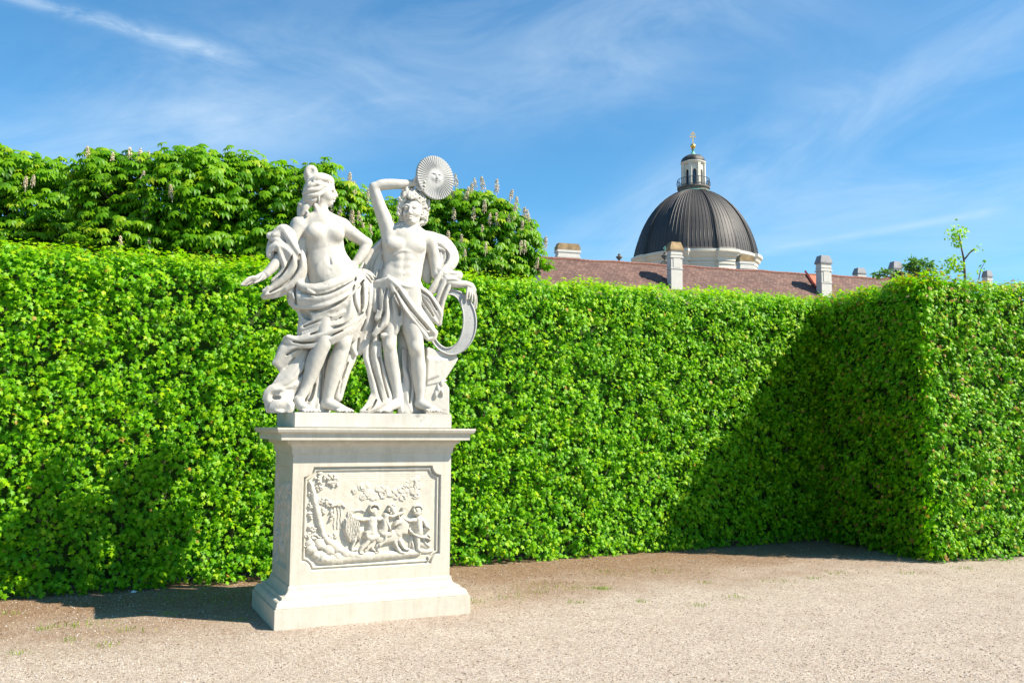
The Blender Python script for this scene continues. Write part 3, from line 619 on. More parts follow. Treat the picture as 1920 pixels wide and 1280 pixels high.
# ------------------------------------------------------------------ domed church
YC = 125.0; uC = YC / FPX; cx = at(1302, 480, YC)[0]; church = empty('domed_church', (cx, YC, 0), R(-4))
zp = lambda py: at(1302, py, YC)[2]
R0 = 114.5 * uC; zb = zp(489)
M_COPPER = simple('dark_roof_copper', (0.040, 0.036, 0.034), 0.6, 0.35, 0.35)
M_CREAM = simple('cream_church_plaster', (0.60, 0.57, 0.49), 0.85, 0.05, 0.5)
M_LEADRIB = simple('rib_copper', (0.042, 0.038, 0.036), 0.6, 0.2, 0.5)
NT = 256; RIBS = [R(22.5 + 45 * k) for k in range(8)]
def ribdist(t): return min(abs((t - r_ + math.pi) % (2 * math.pi) - math.pi) for r_ in RIBS)
def prof_dome(q, rtop=0.235): return math.cos(q) ** 0.92
H = zp(363) - zb; PF = np.polyfit([0, .1, .23, .47, .71, .865, 1], [1, .97, .905, .71, .465, .26, .078], 3); rp = lambda q: math.sqrt(max(.06, float(np.polyval(PF, math.sin(q) / math.sin(q1))))); q1 = math.acos((0.27) ** (1 / .92)); NQ = 40
def domeshell(wrib, lift, seams):
    V = []
    for i in range(NQ + 1):
        q = q1 * i / NQ; rr = R0 * rp(q); z = zb + H * math.sin(q) / math.sin(q1)
        if i == 0: rr *= 1.015
        for k in range(NT):
            t = 2 * math.pi * k / NT; d = ribdist(t); f = 1.0 - 0.02 * (1 - math.cos(8 * (t - RIBS[0]))) / 2
            if d < wrib: f += lift
            V.append((rr * f * math.cos(t), rr * f * math.sin(t), z))
    return np.array(V), np.array([(i * NT + k, i * NT + (k + 1) % NT, (i + 1) * NT + (k + 1) % NT, (i + 1) * NT + k) for i in range(NQ) for k in range(NT)])
B = Bag(); B.add(*domeshell(R(9.5), 0.034, 0)); dome = B.build('dome', M_COPPER, church, False)
B = Bag()
for k in range(96):                                   # standing seams of the sheet metal
    t = 2 * math.pi * (k + .5) / 96; d = ribdist(t); f0 = 1.0 + (0.034 if d < R(9.5) else 0) - 0.02 * (1 - math.cos(8 * (t - RIBS[0]))) / 2
    B.tube([(R0 * f0 * rp(q) * math.cos(t), R0 * f0 * rp(q) * math.sin(t), zb + H * math.sin(q) / math.sin(q1)) for q in np.linspace(0, q1, 14)], .055, 4, False)
B.build('seams', M_LEADRIB, dome)
def ring_lathe(prof, lift, w, n=NT):
    V = []
    for rr, z in prof:
        for k in range(n):
            t = 2 * math.pi * k / n; V.append(((rr + (lift if ribdist(t) < w else 0)) * math.cos(t), (rr + (lift if ribdist(t) < w else 0)) * math.sin(t), z))
    return np.array(V), np.array([(i * n + k, i * n + (k + 1) % n, (i + 1) * n + (k + 1) % n, (i + 1) * n + k) for i in range(len(prof) - 1) for k in range(n)])
B = Bag(); B.add(*ring_lathe([(R0 * 1.0, zb + .05), (R0 * 1.045, zb), (R0 * 1.045, zb - .35), (R0 * 1.02, zb - .5), (R0 * 1.0, zb - .9), (R0 * .975, zb - 1.0), (R0 * .97, zb - 1.5)], R0 * .045, R(10.5))); B.build('dome_cornice', M_CREAM, church)
B = Bag(); B.add(*ring_lathe([(R0 * .955, zb - 1.4), (R0 * .955, zb - 1.9), (R0 * .94, zb - 1.95), (R0 * .94, zb - 2.3), (R0 * .95, zb - 2.35), (R0 * .95, 12)], R0 * .05, R(9.0))); drum = B.build('drum', M_CREAM, church)
for k in range(8):
    t = RIBS[0] + R(22.5) + R(45) * k; w = Bag(); pn = Bag(); c_, s_ = math.cos(t), math.sin(t); zz = zb - 7
    for dx, dz, sx, sz in ((-1.2, 0, .3, 5), (1.2, 0, .3, 5), (0, 2.6, 2.7, .35), (0, -2.6, 2.7, .35)): w.box((R0 * .955 * c_ - dx * s_, R0 * .955 * s_ + dx * c_, zz + dz), (.3, sx, sz), t)
    f = w.build('window', M_CREAM, drum); pn.box((R0 * .952 * c_, R0 * .952 * s_, zz), (.1, 2.2, 5), t); pn.build('pane', M_PANE, f)
B = Bag(); B.box((0, 0, 7), (R0 * 2.3, R0 * 2.3, 14)); B.build('nave', M_CREAM, church)
# lantern
rt = R0 * .27; zt0 = zp(363)
B = Bag(); B.add(*lathe([(rt * 1.06, zt0 - .35), (rt * 1.06, zt0 + .05), (rt * .98, zt0 + .12), (.01, zt0 + .2)], 48)); B.build('patina_ring', M_PATINA, church)
B = Bag(); B.add(*lathe([(rt * .93, zt0 + .1), (rt * .93, zt0 + .55), (rt * 1.0, zt0 + .6), (rt * 1.0, zt0 + .8), (.01, zt0 + .82)], 48)); B.build('balcony', M_DSTONE, church)
B = Bag(); zb2 = zt0 + .8
for k in range(32):
    t = 2 * math.pi * k / 32; B.tube([(rt * .97 * math.cos(t), rt * .97 * math.sin(t), zb2), (rt * (1.05 if k % 4 == 0 else .97) * math.cos(t), rt * (1.05 if k % 4 == 0 else .97) * math.sin(t), zb2 + .55), (rt * .97 * math.cos(t), rt * .97 * math.sin(t), zb2 + 1.15)], .035, 4)
for zz in (zb2 + .15, zb2 + 1.15): B.tube([(rt * .97 * math.cos(q), rt * .97 * math.sin(q), zz) for q in np.linspace(0, 6.2832, 49)], .045, 5, False)
B.build('railing', simple('dark_iron', (0.03, 0.035, 0.05), 0.5), church)
zl0, zl1 = zp(357), zp(310); rl_ = 21 * uC
LR = [R(22.5 + 45 * k) for k in range(8)]
B = Bag(); n8 = 8; ra, rb2 = rl_, rl_
ring8 = lambda r_, z: [(r_ * math.cos(t), r_ * math.sin(t), z) for t in LR]
zs = zl0 + .45; ze = zl1 - .85
for k in range(8):                                   # each wall of the lantern with an arched opening
    a = np.array([math.cos(LR[k]), math.sin(LR[k])]) * rl_; b2 = np.array([math.cos(LR[(k + 1) % 8]), math.sin(LR[(k + 1) % 8])]) * rl_
    def W(s_, z, inn=0.0): p = a + (b2 - a) * s_; p = p * (1 - inn); return (p[0], p[1], z)
    hwid = .24; arc = [(0.5 - hwid * math.cos(q), ze - .5 + .5 * math.sin(q)) for q in np.linspace(0, math.pi, 9)]
    edge = [(0.5 - hwid, zs)] + arc + [(0.5 + hwid, zs)]; n_ = len(edge)
    outer = [(0, zl0)] + [(0 if e[0] < .5 else 1 if e[0] > .5 else .5, min(zl1, max(zl0, e[1] + (0 if 0 < i < n_ - 1 else 0)))) for i, e in enumerate(edge)]
    outer = [(0, zl0)] + [(0, z) for z in np.linspace(zs + .5, zl1, 4)] + [(x, zl1) for x in (.3, .5, .7)] + [(1, z) for z in np.linspace(zl1, zs + .5, 4)] + [(1, zl0)]
    # bridge the two outlines by nearest arc parameter
    E = np.array(edge); m_ = 24
    def res(poly, m):
        P_ = np.array(poly, float); s_ = np.concatenate([[0], np.cumsum(np.linalg.norm(np.diff(P_ * [2.0, 1], axis=0), axis=1))]); u = np.linspace(0, s_[-1], m); return np.stack([np.interp(u, s_, P_[:, 0]), np.interp(u, s_, P_[:, 1])], 1)
    e_, o_ = res(edge, m_), res(outer, m_)
    V = [W(*p) for p in e_] + [W(*p) for p in o_] + [W(p[0], p[1], .13) for p in e_]
    Q = [(i, i + 1, m_ + i + 1, m_ + i) for i in range(m_ - 1)] + [(i + 1, i, 2 * m_ + i, 2 * m_ + i + 1) for i in range(m_ - 1)] + [(0, m_, 2 * m_ - 1, m_ - 1)]
    B.add(V, Q)
    c_ = (a + b2) / 2; ang = math.atan2(a[1], a[0]); B.box((a[0] * .985, a[1] * .985, (zl0 + zl1) / 2), (.35, .42, zl1 - zl0), ang)
lan = B.build('lantern', M_CREAM, church)
B = Bag(); B.add(*lathe([(rl_ * .72, zl0), (rl_ * .72, zl1)], 16)); B.build('lantern_glass', simple('lantern_glass', (0.05, 0.09, 0.14), 0.15, 0.3, 1), lan)
B = Bag(); B.add(*lathe([(rl_ * 1.0, zl1 - .1), (rl_ * 1.05, zl1), (rl_ * 1.13, zl1 + .15), (rl_ * 1.15, zl1 + .3), (rl_ * 1.0, zl1 + .42), (.01, zl1 + .45)], 32)); B.build('lantern_cornice', M_CREAM, church)
zc0, zc1 = zl1 + .42, zp(291)
B = Bag(); B.add(*lathe([(rl_ * 1.08 * math.cos(q) ** .8 + .01, zc0 + (zc1 - zc0) * math.sin(q)) for q in np.linspace(0, math.pi / 2, 12)], 32, lambda t: 1 + .03 * math.cos(8 * t)))
B.build('cupola', M_COPPER, church, True)
M_GOLD = simple('gilding', (0.75, 0.48, 0.12), 0.3, 0.1, 3, metal=0.8)
z1_ = zc1 - .1; B = Bag(); B.add(*lathe([(.55, z1_), (.4, z1_ + .2), (.2, z1_ + .5), (.13, zp(281)), (.3, zp(280.5)), (.01, zp(280))], 12)); B.build('spire', M_PATINA, church, True)
B = Bag(); zo = zp(274.5); B.add(*lathe([(.01 + .38 * math.cos(q), zo + .38 * math.sin(q)) for q in np.linspace(-1.57, 1.57, 9)], 14)); B.build('orb', M_GOLD, church, True)
B = Bag(); z2_, z3_ = zp(270), zp(249); hh = z3_ - z2_; B.box((0, 0, (z2_ + z3_) / 2), (.16, .14, hh))
for f, w in ((.86, .5), (.62, .75)): B.box((0, 0, z2_ + hh * f), (w, .13, .15)); [B.box((sx * w / 2, 0, z2_ + hh * f), (.13, .15, .26)) for sx in (-1, 1)]
B.box((0, 0, z3_), (.3, .15, .2)); B.build('cross', simple('gilded_cross', (0.8, 0.62, 0.34), 0.35, 0.1, 3, metal=0.2), church)
tag(church, 'baroque church with ribbed dark copper dome, white lantern and gilded double cross', 'church')
# ------------------------------------------------------------------ implicit modelling: smooth unions of strokes, meshed with surface nets
def smin(a, b, k):
    if k <= 0: return np.minimum(a, b)
    h = np.maximum(k - np.abs(a - b), 0) / k; return np.minimum(a, b) - h * h * k * 0.25
def spline(P, n=5):
    P = np.asarray(P, float)
    if len(P) < 3: return P
    E = np.vstack([2 * P[0] - P[1], P, 2 * P[-1] - P[-2]]); out = []
    for i in range(1, len(E) - 2):
        p0, p1, p2, p3 = E[i - 1:i + 3]
        for t in np.arange(n) / n:
            out.append(0.5 * ((2 * p1) + (-p0 + p2) * t + (2 * p0 - 5 * p1 + 4 * p2 - p3) * t * t + (-p0 + 3 * p1 - 3 * p2 + p3) * t ** 3))
    out.append(P[-1]); return np.array(out)
class Sculpt:
    def __init__(s, h): s.h = h; s.ops = []
    def stroke(s, pts, k=0.02, flat=1.0, sub=False, n=5, ridge=0.0):
        """pts rows: x, y(depth, + away), z, radius; flat squeezes the depth"""
        s.ops.append(('s', spline(pts, n), k, (flat, ridge), sub)); return s
    def ell(s, c, r, k=0.02, sub=False): s.ops.append(('e', np.array(c, float), np.array(r, float), k, sub)); return s
    def prism(s, poly, y0, y1, k=0.0, r=0.01): s.ops.append(('p', np.array(poly, float), y0, y1, k, r)); return s
    def bounds(s):
        lo, hi = [], []
        for o in s.ops:
            if o[-1] is True: continue
            if o[0] == 's': lo.append((o[1][:, :3] - o[1][:, 3:4]).min(0)); hi.append((o[1][:, :3] + o[1][:, 3:4]).max(0))
            elif o[0] == 'e': lo.append(o[1] - o[2]); hi.append(o[1] + o[2])
            else: lo.append([o[1][:, 0].min(), o[2], o[1][:, 1].min()]); hi.append([o[1][:, 0].max(), o[3], o[1][:, 1].max()])
        return np.min(lo, 0) - 4 * s.h, np.max(hi, 0) + 4 * s.h
    def mesh(s, name, mat, parent, zfloor=None, smooth_it=2, self_rough=True):
        h = s.h; lo, hi = s.bounds()
        if zfloor is not None: lo[2] = min(lo[2], zfloor - 3 * h)
        nx, ny, nz = (np.ceil((hi - lo) / h).astype(int) + 1); D = np.full((nx, ny, nz), 0.25, np.float32)
        ax = [(lo[i] + h * np.arange(n_)).astype(np.float32) for i, n_ in enumerate((nx, ny, nz))]
        def sub(a, b):
            i0 = np.clip(np.floor((a - lo) / h).astype(int), 0, [nx, ny, nz]); i1 = np.clip(np.ceil((b - lo) / h).astype(int) + 1, 0, [nx, ny, nz]); return i0, i1
        for o in s.ops:
            if o[0] == 's':
                P, k, (fl, rg), neg = o[1:]; m = max(k, 0) + 3 * h; rm = P[:, 3:4] * (1 / rg if rg else 1)
                i0, i1 = sub((P[:, :3] - rm).min(0) - m, (P[:, :3] + rm).max(0) + m); sh = tuple(i1 - i0)
                if min(sh) <= 0: continue
                T = np.full(sh, 0.25, np.float32)
                for a, b in zip(P[:-1], P[1:]):
                    r_ = max(a[3], b[3]) * (1 / rg if rg else 1); j0, j1 = sub(np.minimum(a[:3], b[:3]) - r_ - m, np.maximum(a[:3], b[:3]) + r_ + m); j0 = np.maximum(j0, i0); j1 = np.minimum(j1, i1)
                    if (j1 - j0).min() <= 0: continue
                    X = ax[0][j0[0]:j1[0], None, None] - a[0]; Y_ = (ax[1][None, j0[1]:j1[1], None] - a[1]) / fl; Z = ax[2][None, None, j0[2]:j1[2]] - a[2]
                    d = b[:3] - a[:3]; dx, dy, dz = d[0], d[1] / fl, d[2]; L2 = dx * dx + dy * dy + dz * dz + 1e-12
                    t = np.clip((X * dx + Y_ * dy + Z * dz) / L2, 0, 1)
                    if rg:
                        pp = np.sqrt((X - t * dx) ** 2 + (Z - t * dz) ** 2); rr_ = a[3] + (b[3] - a[3]) * t
                        q = (np.sqrt((pp * rg) ** 2 + (rr_ * .22) ** 2) + np.abs(Y_ - t * dy) - rr_ * 1.12) / math.sqrt(1 + rg * rg)
                        sl_ = tuple(slice(u - v, w - v) for u, w, v in zip(j0, j1, i0)); T[sl_] = np.minimum(T[sl_], q); continue
                    q = np.sqrt((X - t * dx) ** 2 + (Y_ - t * dy) ** 2 + (Z - t * dz) ** 2) - (a[3] + (b[3] - a[3]) * t)
                    if fl < 1: q = q * (fl + (1 - fl) * 0.35)
                    sl_ = tuple(slice(u - v, w - v) for u, w, v in zip(j0, j1, i0)); T[sl_] = np.minimum(T[sl_], q)
                sl_ = tuple(slice(u, w) for u, w in zip(i0, i1))
            elif o[0] == 'e':
                c, r_, k, neg = o[1:]; m = k + 3 * h; i0, i1 = sub(c - r_ - m, c + r_ + m)
                X = (ax[0][i0[0]:i1[0], None, None] - c[0]); Y_ = (ax[1][None, i0[1]:i1[1], None] - c[1]); Z = (ax[2][None, None, i0[2]:i1[2]] - c[2])
                k0 = np.sqrt((X / r_[0]) ** 2 + (Y_ / r_[1]) ** 2 + (Z / r_[2]) ** 2); k1 = np.sqrt((X / r_[0] ** 2) ** 2 + (Y_ / r_[1] ** 2) ** 2 + (Z / r_[2] ** 2) ** 2) + 1e-6
                T = k0 * (k0 - 1) / k1; sl_ = tuple(slice(u, w) for u, w in zip(i0, i1))
            else:
                poly, y0, y1, k, rr = o[1:]; neg = False; m = k + 3 * h
                i0, i1 = sub(np.array([poly[:, 0].min() - m, y0 - m, poly[:, 1].min() - m]), np.array([poly[:, 0].max() + m, y1 + m, poly[:, 1].max() + m]))
                X, Z = np.meshgrid(ax[0][i0[0]:i1[0]], ax[2][i0[2]:i1[2]], indexing='ij'); d2 = np.full(X.shape, 1e9); ins = np.zeros(X.shape, bool)
                for (ax_, az_), (bx, bz) in zip(poly, np.roll(poly, -1, 0)):
                    ex, ez = bx - ax_, bz - az_; t = np.clip(((X - ax_) * ex + (Z - az_) * ez) / (ex * ex + ez * ez), 0, 1)
                    d2 = np.minimum(d2, (X - ax_ - t * ex) ** 2 + (Z - az_ - t * ez) ** 2); c = ((az_ > Z) != (bz > Z)) & (X < (bx - ax_) * (Z - az_) / (bz - az_ + 1e-12) + ax_); ins ^= c
                d2 = np.where(ins, -1, 1) * np.sqrt(d2) + rr; dy = np.abs(ax[1][i0[1]:i1[1]] - (y0 + y1) / 2) - (y1 - y0) / 2 + rr
                A, B_ = d2[:, None, :], dy[None, :, None]; T = np.minimum(np.maximum(A, B_), 0) + np.sqrt(np.maximum(A, 0) ** 2 + np.maximum(B_, 0) ** 2) - rr; sl_ = tuple(slice(u, w) for u, w in zip(i0, i1))
            cur = D[sl_]
            D[sl_] = -smin(-cur, T.astype(np.float32), k) if neg else smin(cur, T.astype(np.float32), k)
        if zfloor is not None: D = np.maximum(D, (zfloor - ax[2])[None, None, :])
        rf = .0004 if self_rough else 0
        if rf: D += rf * (np.sin(ax[0] * 83)[:, None, None] * np.sin(ax[2] * 71 + 1)[None, None] + np.sin(ax[0] * 41 + 2)[:, None, None] * np.sin(ax[1] * 57)[None, :, None] * np.sin(ax[2] * 37)[None, None])
        # surface nets
        D[0], D[-1] = 1, 1; D[:, 0], D[:, -1] = 1, 1; D[:, :, 0], D[:, :, -1] = 1, 1
        S = D < 0; c8 = [S[i:nx - 1 + i, j:ny - 1 + j, k_:nz - 1 + k_] for i in (0, 1) for j in (0, 1) for k_ in (0, 1)]
        cnt = sum(c.astype(np.int8) for c in c8); act = (cnt > 0) & (cnt < 8); I = np.argwhere(act); idx = np.full(act.shape, -1, np.int32); idx[act] = np.arange(len(I))
        acc = np.zeros((len(I), 3)); num = np.zeros(len(I)); cor = [(i, j, k_) for i in (0, 1) for j in (0, 1) for k_ in (0, 1)]
        val = {c: D[I[:, 0] + c[0], I[:, 1] + c[1], I[:, 2] + c[2]] for c in cor}
        for a in cor:
            for d in range(3):
                if a[d] == 0:
                    b = list(a); b[d] = 1; b = tuple(b); va, vb = val[a], val[b]; m_ = (va < 0) != (vb < 0); t = np.where(m_, va / (va - vb + 1e-12), 0)
                    p = np.tile(np.array(a, float), (len(I), 1)); p[:, d] += t; acc += p * m_[:, None]; num += m_
        V = (I + acc / num[:, None]) * h + lo; F = []
        for d in range(3):
            e = [0, 0, 0]; e[d] = 1; A = S[:nx - e[0], :ny - e[1], :nz - e[2]]; B_ = S[e[0]:, e[1]:, e[2]:]; ch = np.argwhere(A != B_)
            o1, o2 = [(1, 2), (2, 0), (0, 1)][d]; ch = ch[(ch[:, o1] > 0) & (ch[:, o2] > 0) & (ch[:, o1] < act.shape[o1]) & (ch[:, o2] < act.shape[o2]) & (ch[:, d] < act.shape[d])]
            def at3(u, v): q = ch.copy(); q[:, o1] -= u; q[:, o2] -= v; return idx[q[:, 0], q[:, 1], q[:, 2]]
            q = np.stack([at3(1, 1), at3(0, 1), at3(0, 0), at3(1, 0)], 1); fl_ = A[ch[:, 0], ch[:, 1], ch[:, 2]]; q[~fl_] = q[~fl_][:, ::-1]; F.append(q[(q >= 0).all(1)])
        F = np.concatenate(F)
        E = np.concatenate([F[:, [0, 1]], F[:, [1, 2]], F[:, [2, 3]], F[:, [3, 0]]])
        for it in range(smooth_it * 2):
            s_ = np.zeros_like(V); n_ = np.zeros(len(V)); 
            for c in range(3): s_[:, c] = np.bincount(E[:, 0], V[E[:, 1], c], len(V)) + np.bincount(E[:, 1], V[E[:, 0], c], len(V))
            n_ = np.bincount(E[:, 0], minlength=len(V)) + np.bincount(E[:, 1], minlength=len(V)); f = 0.5 if it % 2 == 0 else -0.42
            V = V + (s_ / np.maximum(n_, 1)[:, None] - V) * f
        return npmesh(name, V, F, mat, parent, True)

# ------------------------------------------------------------------ pedestal and plinth frame
PC = np.array([-1.326, 8.039]); PA = 0.4418; PW, PD = 1.6768, 1.0439
pu = np.array([math.cos(PA), math.sin(PA)]); pv = np.array([-pu[1], pu[0]])
Z1, Z2, Z4, Z5 = 0.1546, 1.5909, 0.3113, 1.7176; ES = 0.1423
def plocal(px, py, ydepth):             # point of a pixel on the plane local y = ydepth (front is negative), in pedestal axes
    r_ = ray(px, py); t = (np.dot(PC, pv) + ydepth) / np.dot(r_[:2], pv); w = r_[:2] * t - PC
    return np.array([w @ pu, ydepth, EYE + r_[2] * t])
ped = empty('pedestal', (PC[0], PC[1], 0), PA)
tag(ped, 'cream stone pedestal carved with a relief panel, standing on the gravel before the hedge', 'pedestal')
def loft(prof, name, parent, cap_top=True, mat=None, bev=0.004):
    V = []
    for e, z in prof:
        x, y = PW / 2 - e, PD / 2 - e; V += [(-x, -y, z), (x, -y, z), (x, y, z), (-x, y, z)]
    n_ = len(prof); Q = [(i * 4 + k, i * 4 + (k + 1) % 4, i * 4 + 4 + (k + 1) % 4, i * 4 + 4 + k) for i in range(n_ - 1) for k in range(4)] + [(3, 2, 1, 0), ((n_ - 1) * 4, (n_ - 1) * 4 + 1, (n_ - 1) * 4 + 2, (n_ - 1) * 4 + 3)]
    bmq = bmesh.new(); vv = [bmq.verts.new(v) for v in V]; [bmq.faces.new([vv[i] for i in q]) for q in Q]
    # chip-softened vertical and horizontal arrises
    ed = [e for e in bmq.edges if len(e.link_faces) == 2 and e.link_faces[0].normal.length >= 0]; bmesh.ops.recalc_face_normals(bmq, faces=bmq.faces[:])
    bmq.normal_update(); ed = [e for e in bmq.edges if e.calc_face_angle(0) > 0.5]
    bmesh.ops.bevel(bmq, geom=ed, offset=bev, segments=2, affect='EDGES', clamp_overlap=True)
    return bmobj(name, bmq, mat or M_PED, parent)
def curve(e0, z0, e1, z1, n=6, kind='cavetto'):
    out = []
    for i in range(n + 1):
        q = i / n * math.pi / 2
        if kind == 'cavetto': out.append((e0 + (e1 - e0) * math.sin(q), z0 + (z1 - z0) * (1 - math.cos(q))))
        else: out.append((e0 + (e1 - e0) * (1 - math.cos(q)), z0 + (z1 - z0) * math.sin(q)))
    return out
loft([(0, -0.02), (0, Z1)], 'base_block', ped)
loft([(.012, Z1 - .002), (.012, Z1 + .012)] + curve(.02, Z1 + .022, .052, Z1 + .055, 6, 'ovolo') + [(.068, Z1 + .062), (.068, Z1 + .076)] + curve(.074, Z1 + .080, .128, Z4 - .020, 7, 'cavetto') + [(.131, Z4 - .006), (.139, Z4)], 'base_moulding', ped)
loft([(.215, Z4 - .03), (.215, Z2 - .18)], 'shaft_core', ped)
zq = lambda z: Z2 - (1.684 - z) * .945
loft([(.1423, zq(1.452)), (.131, zq(1.458)), (.131, zq(1.474))] + curve(.129, zq(1.478), .093, zq(1.545), 7, 'ovolo') + [(.084, zq(1.55)), (.084, zq(1.572)), (.016, zq(1.576)), (.014, zq(1.63))] + curve(.008, zq(1.634), -.020, zq(1.662), 5, 'cavetto') + [(-.024, zq(1.664)), (-.024, Z2)], 'cornice', ped)

# carved faces of the shaft: real relief on a fine grid
def F2(x, y, yd=-(PD / 2 - ES)):
    p = plocal(560 + x / 6.096, 860 + y / 6.096, yd); return p[0], p[2]
def notch_sdf(X, Z, x0, x1, z0, z1, r_, soft=0.0):
    cx_, cz_ = (x0 + x1) / 2, (z0 + z1) / 2; qx, qz = np.abs(X - cx_) - (x1 - x0) / 2, np.abs(Z - cz_) - (z1 - z0) / 2
    bx = np.maximum(qx, qz); c = r_ - np.sqrt(qx ** 2 + qz ** 2); return np.maximum(bx, c)
def sstep(a, b, x): t = np.clip((x - a) / (b - a), 0, 1); return t * t * (3 - 2 * t)
def hnoise(X, Z, f, seed):
    o = 0
    for i in range(5):
        a = seed * 1.7 + i * 2.1; o = o + np.sin(X * f * math.cos(a) * (1 + .37 * i) + Z * f * math.sin(a) * (1 + .37 * i) + seed * i) * .5 ** (i * .5)
    return o / 2
def face_grid(name, hw, z0, z1, step, hfun, rot, off, extra=None):
    nx_ = int(2 * hw / step); nz_ = int((z1 - z0) / step); X, Z = np.meshgrid(np.linspace(-hw, hw, nx_), np.linspace(z0, z1, nz_), indexing='ij'); Hh = hfun(X, Z)
    V = np.stack([X.ravel(), -(off + Hh.ravel()), Z.ravel()], 1); c_, s_ = math.cos(rot), math.sin(rot); V = np.stack([V[:, 0] * c_ - V[:, 1] * s_, V[:, 0] * s_ + V[:, 1] * c_, V[:, 2]], 1)
    i_ = np.arange(nx_ * nz_).reshape(nx_, nz_); Q = np.stack([i_[:-1, :-1], i_[1:, :-1], i_[1:, 1:], i_[:-1, 1:]], -1).reshape(-1, 4)
    return npmesh(name, V, Q, M_PED, ped, True)
class Relief:
    def __init__(s, X, Z): s.X, s.Z = X + .0035 * hnoise(X, Z, 70, 1.3) + .0015 * hnoise(X, Z, 190, 4.1), Z + .0035 * hnoise(X, Z, 75, 2.7) + .0015 * hnoise(X, Z, 180, 6.3); s.H = np.zeros(X.shape)
    def st(s, pts, h, k=1, add=0.0):     # pts rows (fx, fy, radius in crop px); domed stroke of height h (m)
        P = spline([(*F2(p[0], p[1]), p[2] / 6.096 * .0046) for p in pts], 4)
        for a, b in zip(P[:-1], P[1:]):
            r_ = max(a[2], b[2]); m_ = (s.X > min(a[0], b[0]) - r_) & (s.X < max(a[0], b[0]) + r_) & (s.Z > min(a[1], b[1]) - r_) & (s.Z < max(a[1], b[1]) + r_)
            X, Z = s.X[m_], s.Z[m_]; e = b[:2] - a[:2]; t = np.clip(((X - a[0]) * e[0] + (Z - a[1]) * e[1]) / (e @ e + 1e-12), 0, 1)
            rr = a[2] + (b[2] - a[2]) * t; d = np.sqrt((X - a[0] - t * e[0]) ** 2 + (Z - a[1] - t * e[1]) ** 2) / rr
            s.H[m_] = np.maximum(s.H[m_], add + h * np.sqrt(np.maximum(0, 1 - d ** 2.1)) * np.minimum(1, 1) * (d < 1))
        return s
def carve_front(X, Z):
    xa, zt_ = F2(50, 118); xb, zb_ = F2(1600, 1228); x0, x1 = F2(45, 600)[0], F2(1622, 600)[0]; zt_ = F2(800, 85)[1]; zb_ = F2(800, 1240)[1]
    d = notch_sdf(X, Z, x0, x1, zb_, zt_, 0.080)
    Hh = -0.030 * sstep(0.0, -0.008, d) + 0.014 * sstep(-.016, -.020, d) * sstep(-.036, -.030, d) * 1.0
    Rl = Relief(X, Z); st = Rl.st
    # ground ledge, rocks
    st([(260, 1120, 75), (420, 1150, 60), (640, 1120, 62), (880, 1110, 50), (1150, 1090, 45), (1370, 1070, 42)], .030)
    for x, y, r_ in ((290, 1130, 70), (450, 1110, 60), (350, 1040, 75), (450, 1030, 60), (540, 1080, 55), (600, 1110, 45), (150, 1030, 60), (200, 1090, 50), (250, 980, 70), (130, 960, 45)): st([(x, y, r_), (x + 25, y + 15, r_ * .7)], .030 + random.random() * .012)
    st([(330, 930, 45), (430, 1010, 55), (560, 1080, 45), (700, 1110, 40)], .034)
    # palm and tree trunk with leaf masses
    st([(130, 270, 18), (165, 350, 30), (190, 480, 36), (225, 620, 38), (250, 740, 34), (290, 880, 30)], .030)
    for cx_, cy_, rx_, ry_, n_ in ((250, 230, 60, 70, 26), (380, 230, 70, 55, 26), (420, 285, 40, 28, 10), (250, 340, 55, 30, 14), (130, 400, 22, 25, 7), (130, 540, 25, 35, 9), (140, 650, 30, 40, 7), (280, 490, 60, 40, 20), (370, 520, 60, 35, 18), (290, 600, 30, 35, 9), (160, 800, 60, 30, 16), (150, 890, 75, 45, 28), (280, 880, 50, 45, 16), (385, 880, 55, 35, 18), (110, 1000, 30, 30, 9), (385, 650, 16, 60, 12)):
        for _ in range(n_): a = random.random() * 6.28; q = random.random() ** .5; x, y = cx_ + rx_ * q * math.cos(a), cy_ + ry_ * q * math.sin(a); st([(x, y, 15), (x + random.uniform(-14, 14), y + random.uniform(-8, 14), 9)], .012 + random.random() * .014)
    for sx, y0 in ((455, 540), (415, 560), (490, 545)): st([(sx, y0, 6), (sx + 3, 660, 6), (sx - 2, 800, 7)], .008)
    for a in range(9): q = a / 8 * math.pi; st([(460, 540, 10), (460 - 45 * math.cos(q), 520 - 25 * math.sin(q), 9), (460 - 80 * math.cos(q), 560 - 15 * math.sin(q), 5)], .014)
    # clouds: shallow curls
    rc = random.Random(5)
    for x, y, r_ in ((640, 370, 34), (740, 320, 50), (790, 300, 36), (800, 400, 56), (750, 440, 40), (880, 440, 48), (930, 350, 48), (970, 400, 52), (1000, 340, 26), (1060, 400, 44), (1110, 380, 40), (1120, 430, 40), (1190, 350, 54), (1230, 400, 54), (1210, 440, 40), (1260, 300, 48), (1330, 270, 48), (1320, 370, 50), (1350, 420, 40), (1380, 320, 42), (1370, 230, 26)):
        st([(x - 8, y, r_ * .75), (x + 14, y + 6, r_ * .62)], .004 + rc.random() * .006)
        for q in range(3):
            a0 = rc.random() * 6.28; rr = r_ * (1.0 - .26 * q); st([(x + rr * math.cos(a0 + t), y + rr * .85 * math.sin(a0 + t), 11 - q) for t in np.linspace(0, rc.uniform(1.8, 3.6), 7)], .005 + rc.random() * .005 + .002 * q)
    # lion's head at left of the group, its body
    st([(560, 740, 55), (590, 850, 60), (620, 920, 40)], .036); 
    for k in range(9): st([(545 + k * 16, 640 + abs(4 - k) * 12, 12), (540 + k * 19, 780, 13), (555 + k * 17, 890 + (k % 3) * 28, 8)], .042)
    st([(600, 640, 14), (640, 600, 12), (710, 585, 10), (770, 600, 7)], .016); st([(575, 690, 9), (578, 620, 8), (600, 590, 5)], .014)
